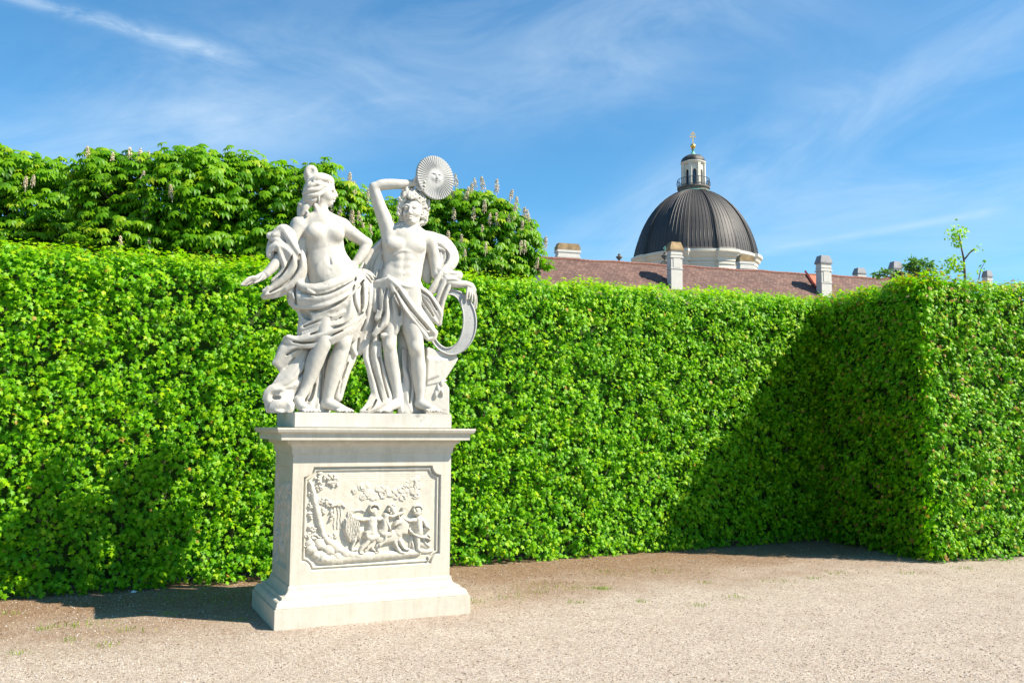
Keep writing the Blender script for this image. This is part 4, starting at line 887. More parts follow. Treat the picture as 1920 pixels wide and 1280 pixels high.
    st([(610, 1020, 18), (660, 900, 28), (720, 820, 36)], .036); st([(620, 1045, 22), (670, 1035, 16)], .030)
    # boy with outstretched arm
    st([(870, 590, 44), (872, 625, 40)], .046); 
    for _ in range(26): a = random.random() * 6.28; st([(868 + 50 * math.cos(a), 575 + 40 * math.sin(a) - 8, 13), (868 + 56 * math.cos(a + .3), 575 + 48 * math.sin(a + .3) - 8, 9)], .045)
    st([(850, 700, 62), (845, 780, 60), (850, 850, 62)], .044); st([(790, 690, 26), (720, 695, 22), (660, 685, 18)], .044); st([(650, 672, 12), (640, 690, 10)], .044); st([(920, 690, 28), (960, 680, 22)], .04)
    st([(810, 840, 40), (780, 870, 38), (830, 900, 50), (900, 890, 45)], .046); st([(820, 910, 36), (770, 980, 28), (720, 1030, 24), (700, 1070, 18), (740, 1080, 14)], .040); st([(880, 900, 40), (860, 960, 30), (800, 1020, 22), (760, 1060, 14)], .034); st([(900, 920, 34), (850, 1010, 22), (880, 1050, 17)], .028)
    # rider
    st([(1075, 565, 46), (1082, 600, 40)], .048); 
    for _ in range(16): a = random.uniform(2, 5.5); st([(1075 + 44 * math.cos(a), 575 + 48 * math.sin(a), 15), (1075 + 54 * math.cos(a), 580 + 55 * math.sin(a), 9)], .046)
    st([(1000, 650, 36), (985, 710, 46), (990, 790, 50), (960, 850, 55)], .050); st([(1020, 650, 26), (1090, 655, 22), (1160, 625, 19), (1200, 610, 16)], .042); st([(1200, 600, 15), (1215, 560, 6)], .036); st([(1205, 590, 9), (1240, 570, 6)], .034); st([(1195, 590, 9), (1190, 560, 5)], .034)
    st([(1000, 690, 30), (1025, 760, 26), (1045, 800, 18)], .052); st([(960, 850, 50), (1030, 870, 40), (1075, 840, 26)], .05); st([(1000, 870, 34), (985, 930, 26), (950, 970, 20), (920, 990, 14)], .05)
    # beast ridden: body, chest, head, legs
    st([(870, 900, 50), (960, 920, 58), (1060, 900, 66), (1140, 870, 72)], .038); st([(1150, 850, 66), (1190, 760, 50), (1170, 710, 46)], .044); st([(1150, 720, 42), (1115, 740, 30), (1100, 755, 20)], .052); st([(1150, 680, 16), (1150, 650, 9)], .04); st([(1190, 690, 16), (1205, 670, 9)], .04)
    for k in range(8): st([(1180 + k * 9, 690 + k * 6, 12), (1190 + k * 8, 780, 12), (1170 + k * 10, 850, 9)], .046)
    st([(1110, 930, 36), (1120, 1000, 26), (1170, 1060, 22), (1210, 1070, 14)], .038); st([(1160, 930, 34), (1185, 990, 22), (1230, 1030, 16), (1260, 1035, 12)], .042); st([(940, 970, 34), (900, 1020, 24), (920, 1060, 20), (880, 1075, 12)], .034)
    st([(780, 850, 12), (770, 870, 12), (790, 900, 10)], .046)
    # standing boy at the right
    st([(1370, 590, 44), (1365, 625, 38)], .044)
    for _ in range(22): a = random.random() * 6.28; st([(1365 + 46 * math.cos(a), 580 + 42 * math.sin(a) - 6, 14), (1365 + 54 * math.cos(a + .3), 582 + 46 * math.sin(a + .3), 9)], .042)
    st([(1375, 700, 50), (1380, 770, 46), (1385, 840, 50)], .046); st([(1330, 700, 24), (1270, 705, 20), (1220, 690, 16)], .042); st([(1430, 710, 24), (1455, 760, 20), (1500, 800, 15)], .040); st([(1440, 800, 14), (1490, 795, 10)], .03)
    st([(1370, 870, 42), (1365, 950, 32), (1370, 1030, 26), (1400, 1050, 18)], .042); st([(1300, 900, 20), (1310, 980, 14), (1330, 1050, 12)], .02); st([(1290, 880, 10), (1280, 1000, 8)], .014)
    st([(1260, 800, 13), (1310, 850, 15), (1380, 890, 17), (1450, 900, 16), (1510, 920, 12)], .050); st([(1270, 730, 8), (1255, 790, 9), (1300, 860, 10)], .03); st([(1420, 880, 14), (1460, 960, 20), (1500, 1000, 14)], .030); st([(1400, 960, 50), (1470, 1000, 40)], .020); st([(1490, 870, 8), (1515, 900, 8), (1500, 940, 7)], .03)
    st([(1420, 1050, 30), (1500, 1060, 18), (1540, 1050, 10)], .016); st([(1490, 1120, 9), (1475, 1180, 7)], .02)
    H2 = Rl.H
    ln = .0014 * np.maximum(0, np.sin(Z * 330 + np.sin(X * 4) * 2)) * sstep(F2(0, 300)[1], F2(0, 260)[1], Z) * (d < -.05)
    return Hh + np.where(d < -0.030, H2 * 0.92, np.minimum(H2, .022) * sstep(.0, -.02, d)) + ln + .0006 * hnoise(X, Z, 60, 3) * (d < 0)
zsa, zsb = Z4 - .004, Z2 - .2145
face_grid('relief_panel', PW / 2 - ES, zsa, zsb, .0036, carve_front, 0.0, PD / 2 - ES)
def carve_side(X, Z):
    hw = PD / 2 - ES; d = notch_sdf(X, Z, -hw + .07, hw - .07, F2(800, 1240)[1], F2(800, 85)[1], .07); Hh = -0.02 * sstep(0, -.006, d) + .01 * np.exp(-((d + .02) / .006) ** 2)
    Hf = np.zeros(X.shape); rs_ = np.random.default_rng(4)
    for _ in range(90):
        x, z = rs_.uniform(-hw + .14, hw - .14), rs_.uniform(.5, 1.1); r_ = rs_.uniform(.012, .05); q = np.sqrt(((X - x)) ** 2 + ((Z - z) * .8) ** 2) / r_; Hf = np.maximum(Hf, rs_.uniform(.01, .035) * np.sqrt(np.maximum(0, 1 - q ** 2)))
    return Hh + Hf * (d < -.03)
face_grid('side_panel', PD / 2 - ES, zsa, zsb, .007, carve_side, -math.pi / 2, PW / 2 - ES)
face_grid('side_panel', PD / 2 - ES, zsa, zsb, .012, carve_side, math.pi / 2, PW / 2 - ES)
face_grid('back_panel', PW / 2 - ES, zsa, zsb, .02, lambda X, Z: -.02 * sstep(0, -.02, notch_sdf(X, Z, -.6, .6, .43, 1.27, .08)), math.pi, PD / 2 - ES)
# ------------------------------------------------------------------ the marble group
grp = empty('sculpture_group', (PC[0], PC[1], Z2), PA)
tag(grp, 'white stone statue of a woman and a youth raising a rayed sun disc', 'statue')
def Q3(x, y, w=0.0, r_=None):           # traced point: x, y in quarter pixels from (440, 280); w towards the viewer, in the same units
    p = plocal(440 + x / 4, 280 + y / 4, -w * .00119); p = np.array([p[0], p[1], p[2] - Z2])
    return (*p, r_ * .00119) if r_ is not None else p
def S(pts): return [Q3(*p) for p in pts]
ZT = Z5 - Z2
bmq = bmesh.new(); box(bmq, (0, 0, ZT / 2 + .001), (PW - 2 * .1412, PD - 2 * .1412, ZT), bev=.006); bmobj('base_slab', bmq, M_STATUE, grp)
HV = 0.0056
K = .025
def hand_fingers(o, chains, r0=9.5):
    for ch in chains: o.stroke(S([(*p, r) for p, r in zip(ch, np.linspace(r0, r0 * .72, len(ch)))]), k=.006)
def curls(o, spots, rr, seed):
    rs_ = random.Random(seed)
    for x, y, w in spots:                # little spiral locks
        a0 = rs_.random() * 6.28; sg = rs_.choice((-1, 1)); R_ = rs_.uniform(.75, 1.15) * rr
        o.stroke(S([(x + R_ * (1 - t * .75) * math.cos(a0 + sg * t * 6.5), y + R_ * (1 - t * .75) * math.sin(a0 + sg * t * 6.5), w + 8 * t, rr * (.52 - .2 * t)) for t in np.linspace(0, 1, 7)]), k=.003, n=2)

# ---- woman
fem = empty('female_figure', (0, 0, 0), 0, grp)
b = Sculpt(HV)
b.stroke(S([(655, 590, 0, 128), (666, 680, 0, 148), (684, 760, 0, 143), (700, 850, 5, 158), (728, 930, 8, 180), (760, 1020, 8, 195)]), k=K, flat=.62)
b.stroke(S([(490, 560, 0, 60), (560, 540, 5, 58), (650, 530, 10, 62), (740, 548, 5, 58), (805, 575, 0, 56)]), k=.04, flat=.85)
b.ell(Q3(604, 622, 72), np.array([64, 40, 58]) * .00119, k=.045); b.ell(Q3(762, 634, 72), np.array([62, 42, 58]) * .00119, k=.045)
b.ell(Q3(712, 915, 95), np.array([100, 26, 85]) * .00119, k=.06)
b.stroke(S([(702, 700, 105, 6), (708, 800, 112, 6), (716, 860, 118, 5)]), k=.025, sub=True)
b.stroke(S([(716, 905, 134, 7), (717, 910, 134, 6)]), k=.008, sub=True)
b.stroke(S([(645, 350, 0, 44), (648, 430, 0, 47), (648, 500, 5, 58), (645, 540, 5, 70)]), k=.03)
b.stroke(S([(600, 420, 25, 16), (640, 500, 48, 15), (655, 530, 52, 12)]), k=.02)
# arms
b.stroke(S([(478, 580, 0, 62), (430, 680, 8, 52), (385, 760, 20, 47), (335, 825, 35, 42), (285, 885, 50, 37), (240, 930, 60, 29)]), k=.03)
b.stroke(S([(240, 930, 60, 27), (200, 955, 68, 30), (160, 970, 72, 24)]), k=.012, flat=.6)
hand_fingers(b, [[(165, 958, 80), (115, 962, 88), (80, 985, 90), (50, 1016, 90)], [(160, 968, 74), (118, 975, 80), (88, 995, 82), (66, 1018, 80)], [(160, 980, 66), (128, 990, 68), (100, 1008, 68), (84, 1020, 66)], [(170, 990, 58), (140, 1000, 58), (118, 1012, 56)], [(215, 945, 88), (180, 985, 100), (150, 1000, 104)]], 11)
b.stroke(S([(805, 580, 0, 60), (870, 628, -8, 54), (935, 670, -12, 47), (990, 705, -15, 41)]), k=.03)
b.stroke(S([(992, 705, -15, 41), (965, 770, 0, 41), (925, 830, 15, 34), (890, 875, 30, 26)]), k=.015)
b.stroke(S([(890, 875, 30, 25), (930, 915, 42, 28), (970, 925, 45, 26)]), k=.01, flat=.7)
hand_fingers(b, [[(965, 905, 55), (1010, 920, 62), (1048, 955, 56)], [(965, 918, 62), (1010, 940, 68), (1040, 975, 60)], [(960, 930, 64), (1000, 960, 68), (1025, 995, 60)], [(950, 940, 60), (980, 975, 62), (1000, 1005, 54)], [(930, 905, 60), (950, 880, 66), (962, 852, 62)]], 12)
# head in profile to the right
b.ell(Q3(632, 305, 0), np.array([92, 78, 92]) * .00119, k=.02)
b.ell(Q3(682, 335, 0), np.array([62, 60, 86]) * .00119, k=.03)
b.stroke(S([(640, 385, 0, 42), (690, 400, 0, 34), (712, 405, 0, 24)]), k=.02)
b.ell(Q3(716, 405, 0), np.array([22, 20, 18]) * .00119, k=.012)
b.ell(Q3(712, 290, 0), np.array([38, 50, 46]) * .00119, k=.02)
b.stroke(S([(742, 300, 0, 10), (756, 328, 0, 12), (762, 348, 0, 14)]), k=.010); b.stroke(S([(750, 352, 0, 16), (744, 356, 0, 18)]), k=.008)
for sgn in (1, -1):
    b.ell(Q3(728, 322, 36 * sgn), np.array([15, 15, 12]) * .00119, k=.010, sub=True); b.ell(Q3(722, 322, 30 * sgn), np.array([11, 11, 9]) * .00119, k=.003)
    b.stroke(S([(740, 305, 12 * sgn, 8), (732, 300, 30 * sgn, 8), (715, 305, 48 * sgn, 7)]), k=.008); b.ell(Q3(705, 355, 36 * sgn), np.array([26, 18, 26]) * .00119, k=.02)
b.stroke(S([(746, 374, -12, 7), (751, 374, 0, 8), (746, 374, 12, 7)]), k=.005); b.stroke(S([(740, 390, -10, 7), (746, 390, 0, 8), (740, 390, 10, 7)]), k=.005); b.stroke(S([(752, 382, -14, 3), (756, 382, 0, 3), (752, 382, 14, 3)]), k=.004, sub=True)
# legs and feet
b.stroke(S([(830, 1060, 10, 103), (840, 1200, 35, 96), (832, 1320, 55, 79), (812, 1420, 62, 68), (798, 1500, 60, 61), (762, 1600, 45, 64), (735, 1700, 35, 57), (712, 1800, 25, 46), (698, 1870, 18, 40)]), k=.03)
b.ell(Q3(815, 1440, 110), np.array([42, 22, 48]) * .00119, k=.03)
b.stroke(S([(680, 1905, 5, 42), (730, 1915, 40, 42), (790, 1938, 75, 32), (830, 1950, 95, 22)]), k=.02)
hand_fingers(b, [[(822, 1938, 100), (862, 1950, 112), (888, 1962, 116)], [(815, 1945, 112), (845, 1956, 126), (865, 1964, 130)], [(800, 1948, 120), (826, 1958, 134), (840, 1966, 138)], [(785, 1950, 124), (806, 1960, 138)], [(770, 1954, 126), (786, 1962, 138)]], 12)
b.stroke(S([(690, 1080, 10, 101), (680, 1250, 50, 85), (668, 1420, 80, 70), (640, 1500, 82, 61), (605, 1580, 62, 64), (572, 1680, 45, 53), (540, 1770, 35, 41), (505, 1840, 35, 35)]), k=.03)
b.stroke(S([(480, 1880, 30, 40), (500, 1920, 65, 38), (545, 1942, 95, 28), (580, 1952, 108, 20)]), k=.02)
hand_fingers(b, [[(575, 1945, 112), (610, 1952, 122), (640, 1962, 124)], [(565, 1948, 122), (595, 1958, 134), (615, 1965, 136)], [(550, 1950, 130), (575, 1960, 142)], [(530, 1950, 132), (550, 1962, 144)], [(512, 1950, 130), (528, 1964, 142)]], 11)
b.mesh('body', M_STATUE, fem, zfloor=ZT - .004)
hr = Sculpt(.006)
hr.ell(Q3(606, 305, 0), np.array([90, 84, 84]) * .00119, k=.01)
for pts in ([(560, 250, 30, 26), (620, 222, 55, 30), (680, 222, 50, 26), (718, 240, 30, 20)], [(560, 250, -30, 26), (620, 222, -50, 30), (680, 222, -40, 26), (718, 240, -10, 20)], [(560, 235, 0, 30), (640, 205, 0, 30), (715, 222, 0, 22), (735, 262, 5, 14)],
            [(700, 275, 52, 14), (650, 268, 76, 15), (600, 250, 84, 14)], [(690, 295, 56, 12), (650, 330, 74, 16), (600, 345, 80, 18), (550, 350, 60, 18)], [(670, 270, 66, 15), (620, 300, 84, 18), (560, 310, 72, 20), (525, 330, 40, 20)], [(640, 250, 78, 14), (570, 270, 80, 18), (530, 300, 50, 18)],
            [(530, 330, 30, 24), (545, 370, 40, 28), (590, 385, 60, 22), (620, 360, 70, 14)], [(626, 330, 80, 8), (632, 370, 82, 9), (628, 405, 76, 7)], [(540, 390, 10, 40), (515, 420, 0, 38), (500, 450, -5, 32), (492, 490, 0, 24)], [(560, 410, 30, 26), (530, 440, 35, 26), (510, 480, 30, 22), (495, 500, 25, 14)], [(520, 400, 20, 20), (495, 415, 25, 18), (482, 405, 25, 10)],
            [(530, 460, 40, 14), (550, 480, 52, 12), (540, 500, 56, 9)], [(565, 235, 0, 34), (552, 200, 0, 36), (556, 180, 0, 34)]): hr.stroke(S(pts), k=.006)
hr.stroke(S([(572 + 28 * math.cos(q), 172 + 30 * math.sin(q), 12, 24) for q in np.linspace(0, 6.28, 11)]), k=.006, n=2)
hr.ell(Q3(574, 172, 40), np.array([12, 16, 13]) * .00119, k=.006, sub=True)
curls(hr, [(600, 240, 66), (640, 228, 62), (680, 232, 50), (712, 244, 34), (655, 262, 78), (560, 262, 62), (698, 252, 48), (510, 440, 28), (500, 470, 26)], 18, 3)
hr.mesh('hair', M_STATUE, fem)

d = Sculpt(HV)
F1 = lambda *pts, k=.012, flat=1.0: d.stroke(S(pts), k=k if flat == 1.0 else .02, flat=flat, ridge=0.0 if flat < 1 else .68)
# mantle over the outstretched arm
def sheet(poly, w0, w1, k=.02, r_=.018): d.prism([(Q3(x, y, (w0 + w1) / 2)[0], Q3(x, y, (w0 + w1) / 2)[2]) for x, y in poly], -w1 * .00119, -w0 * .00119, k, r_)
sheet([(372, 590), (430, 625), (470, 690), (490, 790), (450, 780), (400, 700), (330, 665), (270, 655), (280, 632)], 10, 62)
sheet([(300, 710), (370, 715), (440, 770), (470, 860), (430, 900), (385, 870), (350, 790), (300, 760), (268, 775)], 30, 72)
sheet([(490, 780), (505, 860), (480, 940), (400, 1040), (300, 1085), (212, 1105), (245, 1030), (330, 960), (390, 930), (440, 880)], 5, 52)
F1((500, 700, -10, 60), (460, 800, -20, 80), (430, 900, -15, 85), (370, 990, -10, 70), (300, 1050, -5, 42), (235, 1090, 0, 22), flat=.7)
F1((450, 700, 60, 20), (420, 640, 58, 26), (365, 600, 45, 26), (310, 635, 30, 22), (270, 645, 20, 14))
F1((365, 596, 60, 14), (410, 670, 84, 20), (455, 745, 92, 24), (498, 810, 88, 24), (500, 890, 78, 22), (440, 985, 60, 22), (380, 1040, 48, 16))
F1((500, 800, 80, 16), (508, 860, 70, 22), (500, 930, 55, 26), (465, 1010, 40, 24), (415, 1050, 30, 16))
F1((262, 795, 36, 18), (272, 750, 44, 18), (310, 725, 62, 20), (355, 735, 78, 20), (405, 770, 86, 26), (440, 830, 84, 30), (430, 900, 76, 30), (370, 965, 58, 28), (290, 1030, 40, 22), (222, 1062, 30, 12))
F1((330, 735, 82, 10), (350, 800, 84, 14), (375, 880, 78, 16), (360, 930, 70, 18), (290, 985, 55, 14))
F1((265, 650, 20, 18), (330, 690, 50, 24), (400, 740, 70, 26))
F1((300, 700, -5, 32), (275, 760, 0, 26), (285, 800, 10, 22))
F1((420, 900, 56, 20), (350, 1000, 38, 22), (280, 1060, 26, 18), (215, 1100, 15, 13)); F1((470, 960, 30, 24), (400, 1040, 22, 24), (310, 1085, 18, 20), (225, 1110, 10, 11))
# cloth down the back at the left of the torso
F1((505, 880, -50, 50), (480, 1000, -40, 50), (465, 1100, -25, 50)); F1((525, 900, 10, 12), (540, 1000, 22, 14), (560, 1060, 40, 14)); F1((490, 960, 20, 22), (500, 1020, 45, 20), (520, 1060, 70, 18)); F1((450, 1010, 10, 26), (445, 1090, 20, 28), (470, 1180, 30, 26))
G = lambda *pts, fl=3.0: d.stroke(S([(*p[:3], max(7.5, p[3])) for p in pts]), k=.007, flat=fl, sub=True, n=12)
# rolled mantle round the hips
d.ell(Q3(720, 1110, 10), np.array([262, 125, 118]) * .00119, k=.02)
F1((482, 975, 50, 14), (500, 1020, 80, 18), (560, 1042, 112, 24), (640, 1045, 134, 28), (730, 1020, 142, 30), (840, 972, 126, 28), (925, 930, 90, 24))
F1((445, 1080, 30, 30), (500, 1110, 70, 34), (590, 1128, 110, 36), (690, 1108, 138, 38), (790, 1062, 140, 36), (880, 1010, 115, 32), (950, 970, 80, 24), k=.008)
F1((446, 1140, 20, 30), (510, 1172, 60, 30), (600, 1180, 105, 32), (700, 1165, 138, 34), (800, 1120, 140, 34), (890, 1060, 112, 30), (950, 1000, 80, 24), k=.006)
F1((500, 1180, 50, 26), (600, 1215, 95, 30), (720, 1195, 132, 30), (820, 1150, 134, 24), k=.006)
F1((560, 1060, 125, 16), (590, 1085, 132, 18), (600, 1120, 128, 14), k=.004)
# falls from the right hip
F1((965, 950, 40, 34), (995, 1030, 35, 40), (1002, 1130, 25, 40), (995, 1230, 10, 38), (985, 1330, 0, 34), (970, 1400, -10, 26))
F1((925, 960, 80, 22), (905, 1060, 108, 28), (915, 1160, 112, 26), (940, 1235, 96, 20), k=.008); F1((975, 1000, 70, 20), (972, 1090, 84, 22), (965, 1180, 84, 20), (945, 1250, 78, 14), k=.006)
F1((870, 1060, 122, 20), (868, 1160, 130, 26), (850, 1250, 126, 26), (800, 1320, 122, 20), k=.008)
F1((940, 1240, 60, 36), (900, 1320, 60, 34), (880, 1400, 40, 30))
# skirt body
F1((690, 1200, 20, 150), (660, 1300, 20, 150), (640, 1390, 15, 120), flat=.75)
F1((560, 1230, 10, 70), (545, 1330, 5, 72), (530, 1400, 0, 60), flat=.8)
# great diagonal folds
F1((950, 1235, 90, 18), (880, 1290, 122, 24), (780, 1345, 138, 28), (680, 1382, 128, 28), (580, 1412, 100, 26), (480, 1432, 66, 22), (400, 1408, 40, 14), k=.008)
F1((930, 1280, 80, 22), (850, 1350, 118, 30), (750, 1405, 126, 30), (640, 1445, 108, 30), (540, 1462, 78, 28), (440, 1455, 46, 24), (385, 1420, 26, 16), k=.008)
F1((760, 1400, 118, 14), (680, 1452, 118, 18), (600, 1478, 102, 20), (520, 1482, 74, 20), (440, 1488, 46, 22), (370, 1530, 20, 22), (305, 1600, 5, 16), k=.006)
F1((820, 1215, 130, 16), (720, 1262, 128, 20), (600, 1305, 96, 20), (510, 1345, 60, 18), k=.008); F1((860, 1260, 128, 14), (740, 1315, 130, 16), (620, 1350, 106, 16), (520, 1385, 66, 14), k=.006)
F1((520, 1205, 50, 18), (590, 1245, 88, 18), (700, 1240, 124, 16)); F1((500, 1230, 30, 18), (510, 1290, 40, 20), (498, 1380, 35, 22))
F1((400, 1440, 0, 40), (360, 1520, -5, 44), (330, 1600, -10, 30), (345, 1650, -10, 18), flat=.8); F1((470, 1490, 10, 50), (410, 1560, 0, 44), (360, 1620, -5, 26), flat=.8)
# windblown cloth behind the calves
F1((530, 1520, -5, 44), (470, 1620, 0, 46), (400, 1710, 0, 46), (335, 1775, 0, 34), (290, 1810, 0, 26)); F1((520, 1600, 30, 16), (450, 1700, 40, 20), (370, 1762, 36, 18), (300, 1790, 20, 14), k=.008)
F1((540, 1660, -10, 40), (480, 1750, -10, 46), (400, 1820, 0, 46), (330, 1880, 10, 50), (300, 1930, 15, 44)); F1((500, 1720, 25, 16), (440, 1770, 38, 18), (380, 1790, 36, 14), k=.006)
F1((350, 1800, 30, 30), (290, 1800, 25, 26), (252, 1830, 20, 22), (248, 1880, 20, 20), (280, 1900, 30, 14)); F1((400, 1850, 40, 30), (340, 1900, 55, 34), (300, 1945, 50, 28), (340, 1965, 50, 24)); F1((260, 1860, 10, 24), (275, 1930, 20, 26), (310, 1968, 20, 20)); F1((390, 1890, 50, 20), (420, 1930, 60, 24), (400, 1965, 60, 18))
F1((610, 1480, -50, 110), (610, 1640, -60, 105), (610, 1800, -60, 110), (600, 1940, -55, 120), flat=.6); F1((640, 1600, 10, 16), (625, 1720, 10, 20), (585, 1840, 10, 22), (560, 1940, 10, 24), k=.008); F1((650, 1700, 0, 16), (640, 1820, 0, 20), (620, 1950, 10, 22), k=.008)
F1((940, 1320, -20, 46), (935, 1420, -25, 46), (940, 1500, -25, 36), (945, 1530, -25, 16), flat=.7); F1((900, 1400, 10, 20), (880, 1480, 10, 20), (905, 1535, 0, 14), k=.008); F1((975, 1400, 0, 14), (970, 1470, 0, 16), (972, 1530, 0, 10), k=.006)
F1((900, 1420, -50, 54), (870, 1540, -50, 52), (830, 1660, -50, 40), (800, 1760, -45, 38), (775, 1860, -40, 34), flat=.8); F1((860, 1540, -10, 14), (830, 1640, -10, 16), (790, 1730, -10, 14), k=.006)
for g in ([(500, 1072, 90, 5), (600, 1094, 128, 8), (700, 1080, 148, 9), (800, 1036, 142, 8), (905, 980, 100, 5)], [(450, 1205, 45, 6), (560, 1212, 90, 10), (650, 1208, 124, 12), (760, 1160, 142, 12), (870, 1090, 125, 10), (965, 985, 85, 5)],
          [(510, 1216, 60, 14), (540, 1245, 70, 24), (560, 1275, 75, 12)], [(960, 1225, 92, 5), (828, 1310, 134, 10), (690, 1350, 126, 11), (560, 1392, 84, 8)], [(800, 1360, 132, 5), (640, 1432, 120, 10), (520, 1452, 80, 10), (440, 1442, 56, 5)],
          [(902, 965, 95, 6), (884, 1050, 112, 10), (890, 1150, 116, 10), (915, 1215, 108, 6)], [(955, 1010, 82, 8), (950, 1090, 90, 16), (950, 1170, 92, 14), (940, 1225, 90, 6)], [(452, 1020, 35, 6), (450, 1090, 50, 9), (462, 1160, 55, 6)], [(640, 1480, 108, 6), (560, 1500, 90, 8), (460, 1500, 55, 8), (390, 1540, 30, 6)],
          [(470, 650, 70, 5), (490, 740, 84, 8), (478, 830, 84, 10), (470, 900, 78, 8), (400, 990, 60, 7), (260, 1075, 32, 4)], [(430, 790, 84, 6), (408, 850, 82, 9), (350, 940, 66, 8), (260, 1020, 42, 5)], [(590, 1500, 20, 8), (540, 1640, 30, 10), (480, 1700, 30, 8)], [(600, 1760, 10, 8), (575, 1860, 14, 12), (540, 1900, 20, 8)], [(660, 1560, 30, 8), (655, 1700, 10, 10), (640, 1900, 10, 10)],
          [(990, 1040, 50, 5), (990, 1140, 50, 8), (975, 1260, 40, 8), (950, 1360, 20, 8)], [(930, 1420, 0, 6), (925, 1500, 0, 8)], [(850, 1600, 0, 6), (815, 1700, 0, 8), (790, 1830, 0, 6)], [(720, 1262, 146, 5), (620, 1290, 112, 7), (520, 1330, 70, 6)], [(450, 1560, 30, 6), (380, 1640, 30, 8)], [(300, 1860, 50, 16), (330, 1860, 60, 14)]): G(*g)
d.mesh('drapery', M_STATUE, fem, zfloor=ZT - .004, smooth_it=5)

# ---- youth
mal = empty('male_figure', (0, 0, 0), 0, grp)
b = Sculpt(HV)
b.stroke(S([(1290, 690, 0, 158), (1284, 760, 0, 160), (1274, 840, 0, 152), (1262, 910, 0, 154), (1240, 980, 0, 162), (1222, 1060, 0, 172)]), k=K, flat=.6)
b.stroke(S([(1165, 655, 0, 58), (1230, 645, 12, 52), (1300, 645, 18, 52), (1390, 652, 12, 54), (1455, 690, 0, 58)]), k=.04, flat=.9)
b.ell(Q3(1212, 715, 72), np.array([78, 34, 52]) * .00119, k=.03); b.ell(Q3(1362, 722, 72), np.array([78, 34, 54]) * .00119, k=.03)
for x, y in ((1238, 815), (1305, 818), (1236, 870), (1300, 873), (1234, 930), (1296, 930)): b.ell(Q3(x, y, 64), np.array([32, 26, 26]) * .00119, k=.035)
b.stroke(S([(1288, 690, 108, 6), (1274, 780, 104, 6), (1266, 900, 102, 6)]), k=.02, sub=True); b.ell(Q3(1266, 945, 102), np.array([8, 10, 9]) * .00119, k=.006, sub=True)
b.stroke(S([(1190, 790, 68, 7), (1230, 768, 84, 7), (1270, 760, 90, 6), (1320, 770, 84, 7), (1370, 800, 68, 7)]), k=.02)
b.stroke(S([(1150, 960, 70, 12), (1175, 1010, 80, 14), (1200, 1040, 84, 12)]), k=.02); b.stroke(S([(1370, 950, 60, 14), (1340, 1010, 76, 14)]), k=.02)
b.stroke(S([(1330, 530, 20, 54), (1326, 590, 10, 58), (1318, 650, 8, 70)]), k=.03); b.stroke(S([(1365, 560, 40, 15), (1335, 620, 58, 14), (1318, 652, 64, 12)]), k=.02)
b.stroke(S([(1165, 690, 0, 62), (1150, 610, 0, 60), (1125, 530, 0, 58), (1090, 440, 0, 51), (1060, 350, 0, 46), (1045, 285, 0, 38)]), k=.03)
b.stroke(S([(1046, 290, 0, 38), (1100, 268, 12, 42), (1180, 262, 28, 41), (1260, 262, 40, 36), (1335, 256, 50, 28)]), k=.015)
b.stroke(S([(1160, 700, 20, 40), (1150, 780, -10, 46), (1160, 850, -10, 30)]), k=.04)
b.stroke(S([(1335, 256, 50, 27), (1365, 252, 58, 32), (1392, 252, 62, 28)]), k=.01, flat=.75)
hand_fingers(b, [[(1350, 228, 70), (1368, 208, 92), (1392, 212, 106)], [(1385, 236, 72), (1412, 236, 98), (1428, 246, 112)], [(1385, 258, 72), (1410, 268, 98), (1428, 276, 112)], [(1375, 275, 72), (1398, 290, 96), (1420, 296, 108)], [(1365, 282, 70), (1385, 302, 90), (1405, 306, 102)]], 12)
b.stroke(S([(1455, 690, 0, 58), (1485, 770, -12, 52), (1502, 860, -8, 46), (1515, 940, 10, 40)]), k=.03); b.stroke(S([(1515, 940, 10, 40), (1570, 985, 40, 38), (1650, 1005, 58, 36), (1735, 1012, 62, 28)]), k=.02)
b.stroke(S([(1735, 1012, 62, 26), (1768, 1025, 66, 30), (1788, 1055, 66, 28)]), k=.01, flat=.75)
hand_fingers(b, [[(1792, 1050, 60), (1808, 1100, 58), (1812, 1150, 50), (1806, 1195, 44)], [(1785, 1055, 74), (1798, 1105, 76), (1798, 1150, 70), (1790, 1185, 62)], [(1774, 1055, 84), (1780, 1100, 90), (1776, 1140, 86)], [(1762, 1050, 90), (1762, 1090, 98), (1756, 1120, 94)], [(1750, 1040, 96), (1742, 1085, 108), (1738, 1125, 108)]], 12)
# head
b.ell(Q3(1340, 430, 5), np.array([80, 84, 92]) * .00119, k=.02); b.ell(Q3(1328, 465, 45), np.array([66, 62, 88]) * .00119, k=.03)
b.stroke(S([(1372, 480, 20, 30), (1358, 520, 50, 24), (1327, 540, 80, 24), (1296, 520, 55, 22), (1280, 480, 25, 28)]), k=.025); b.ell(Q3(1327, 538, 92), np.array([24, 18, 20]) * .00119, k=.012)
b.stroke(S([(1320, 425, 104, 9), (1316, 450, 120, 11), (1313, 474, 134, 14)]), k=.012); b.stroke(S([(1300, 480, 112, 9), (1313, 480, 122, 10), (1328, 480, 112, 9)]), k=.006)
for x, w in ((1287, 98), (1350, 98)):
    b.ell(Q3(x, 442, w + 8), np.array([19, 15, 14]) * .00119, k=.012, sub=True); b.ell(Q3(x, 445, w - 8), np.array([15, 13, 10]) * .00119, k=.003)
    b.stroke(S([(x - 18, 437, w + 2, 4), (x, 432, w + 8, 5), (x + 18, 438, w, 4)]), k=.003)
b.stroke(S([(1262, 428, 82, 8), (1290, 415, 102, 9), (1312, 424, 108, 8)]), k=.010); b.stroke(S([(1330, 424, 108, 8), (1352, 415, 102, 9), (1378, 430, 80, 8)]), k=.010)
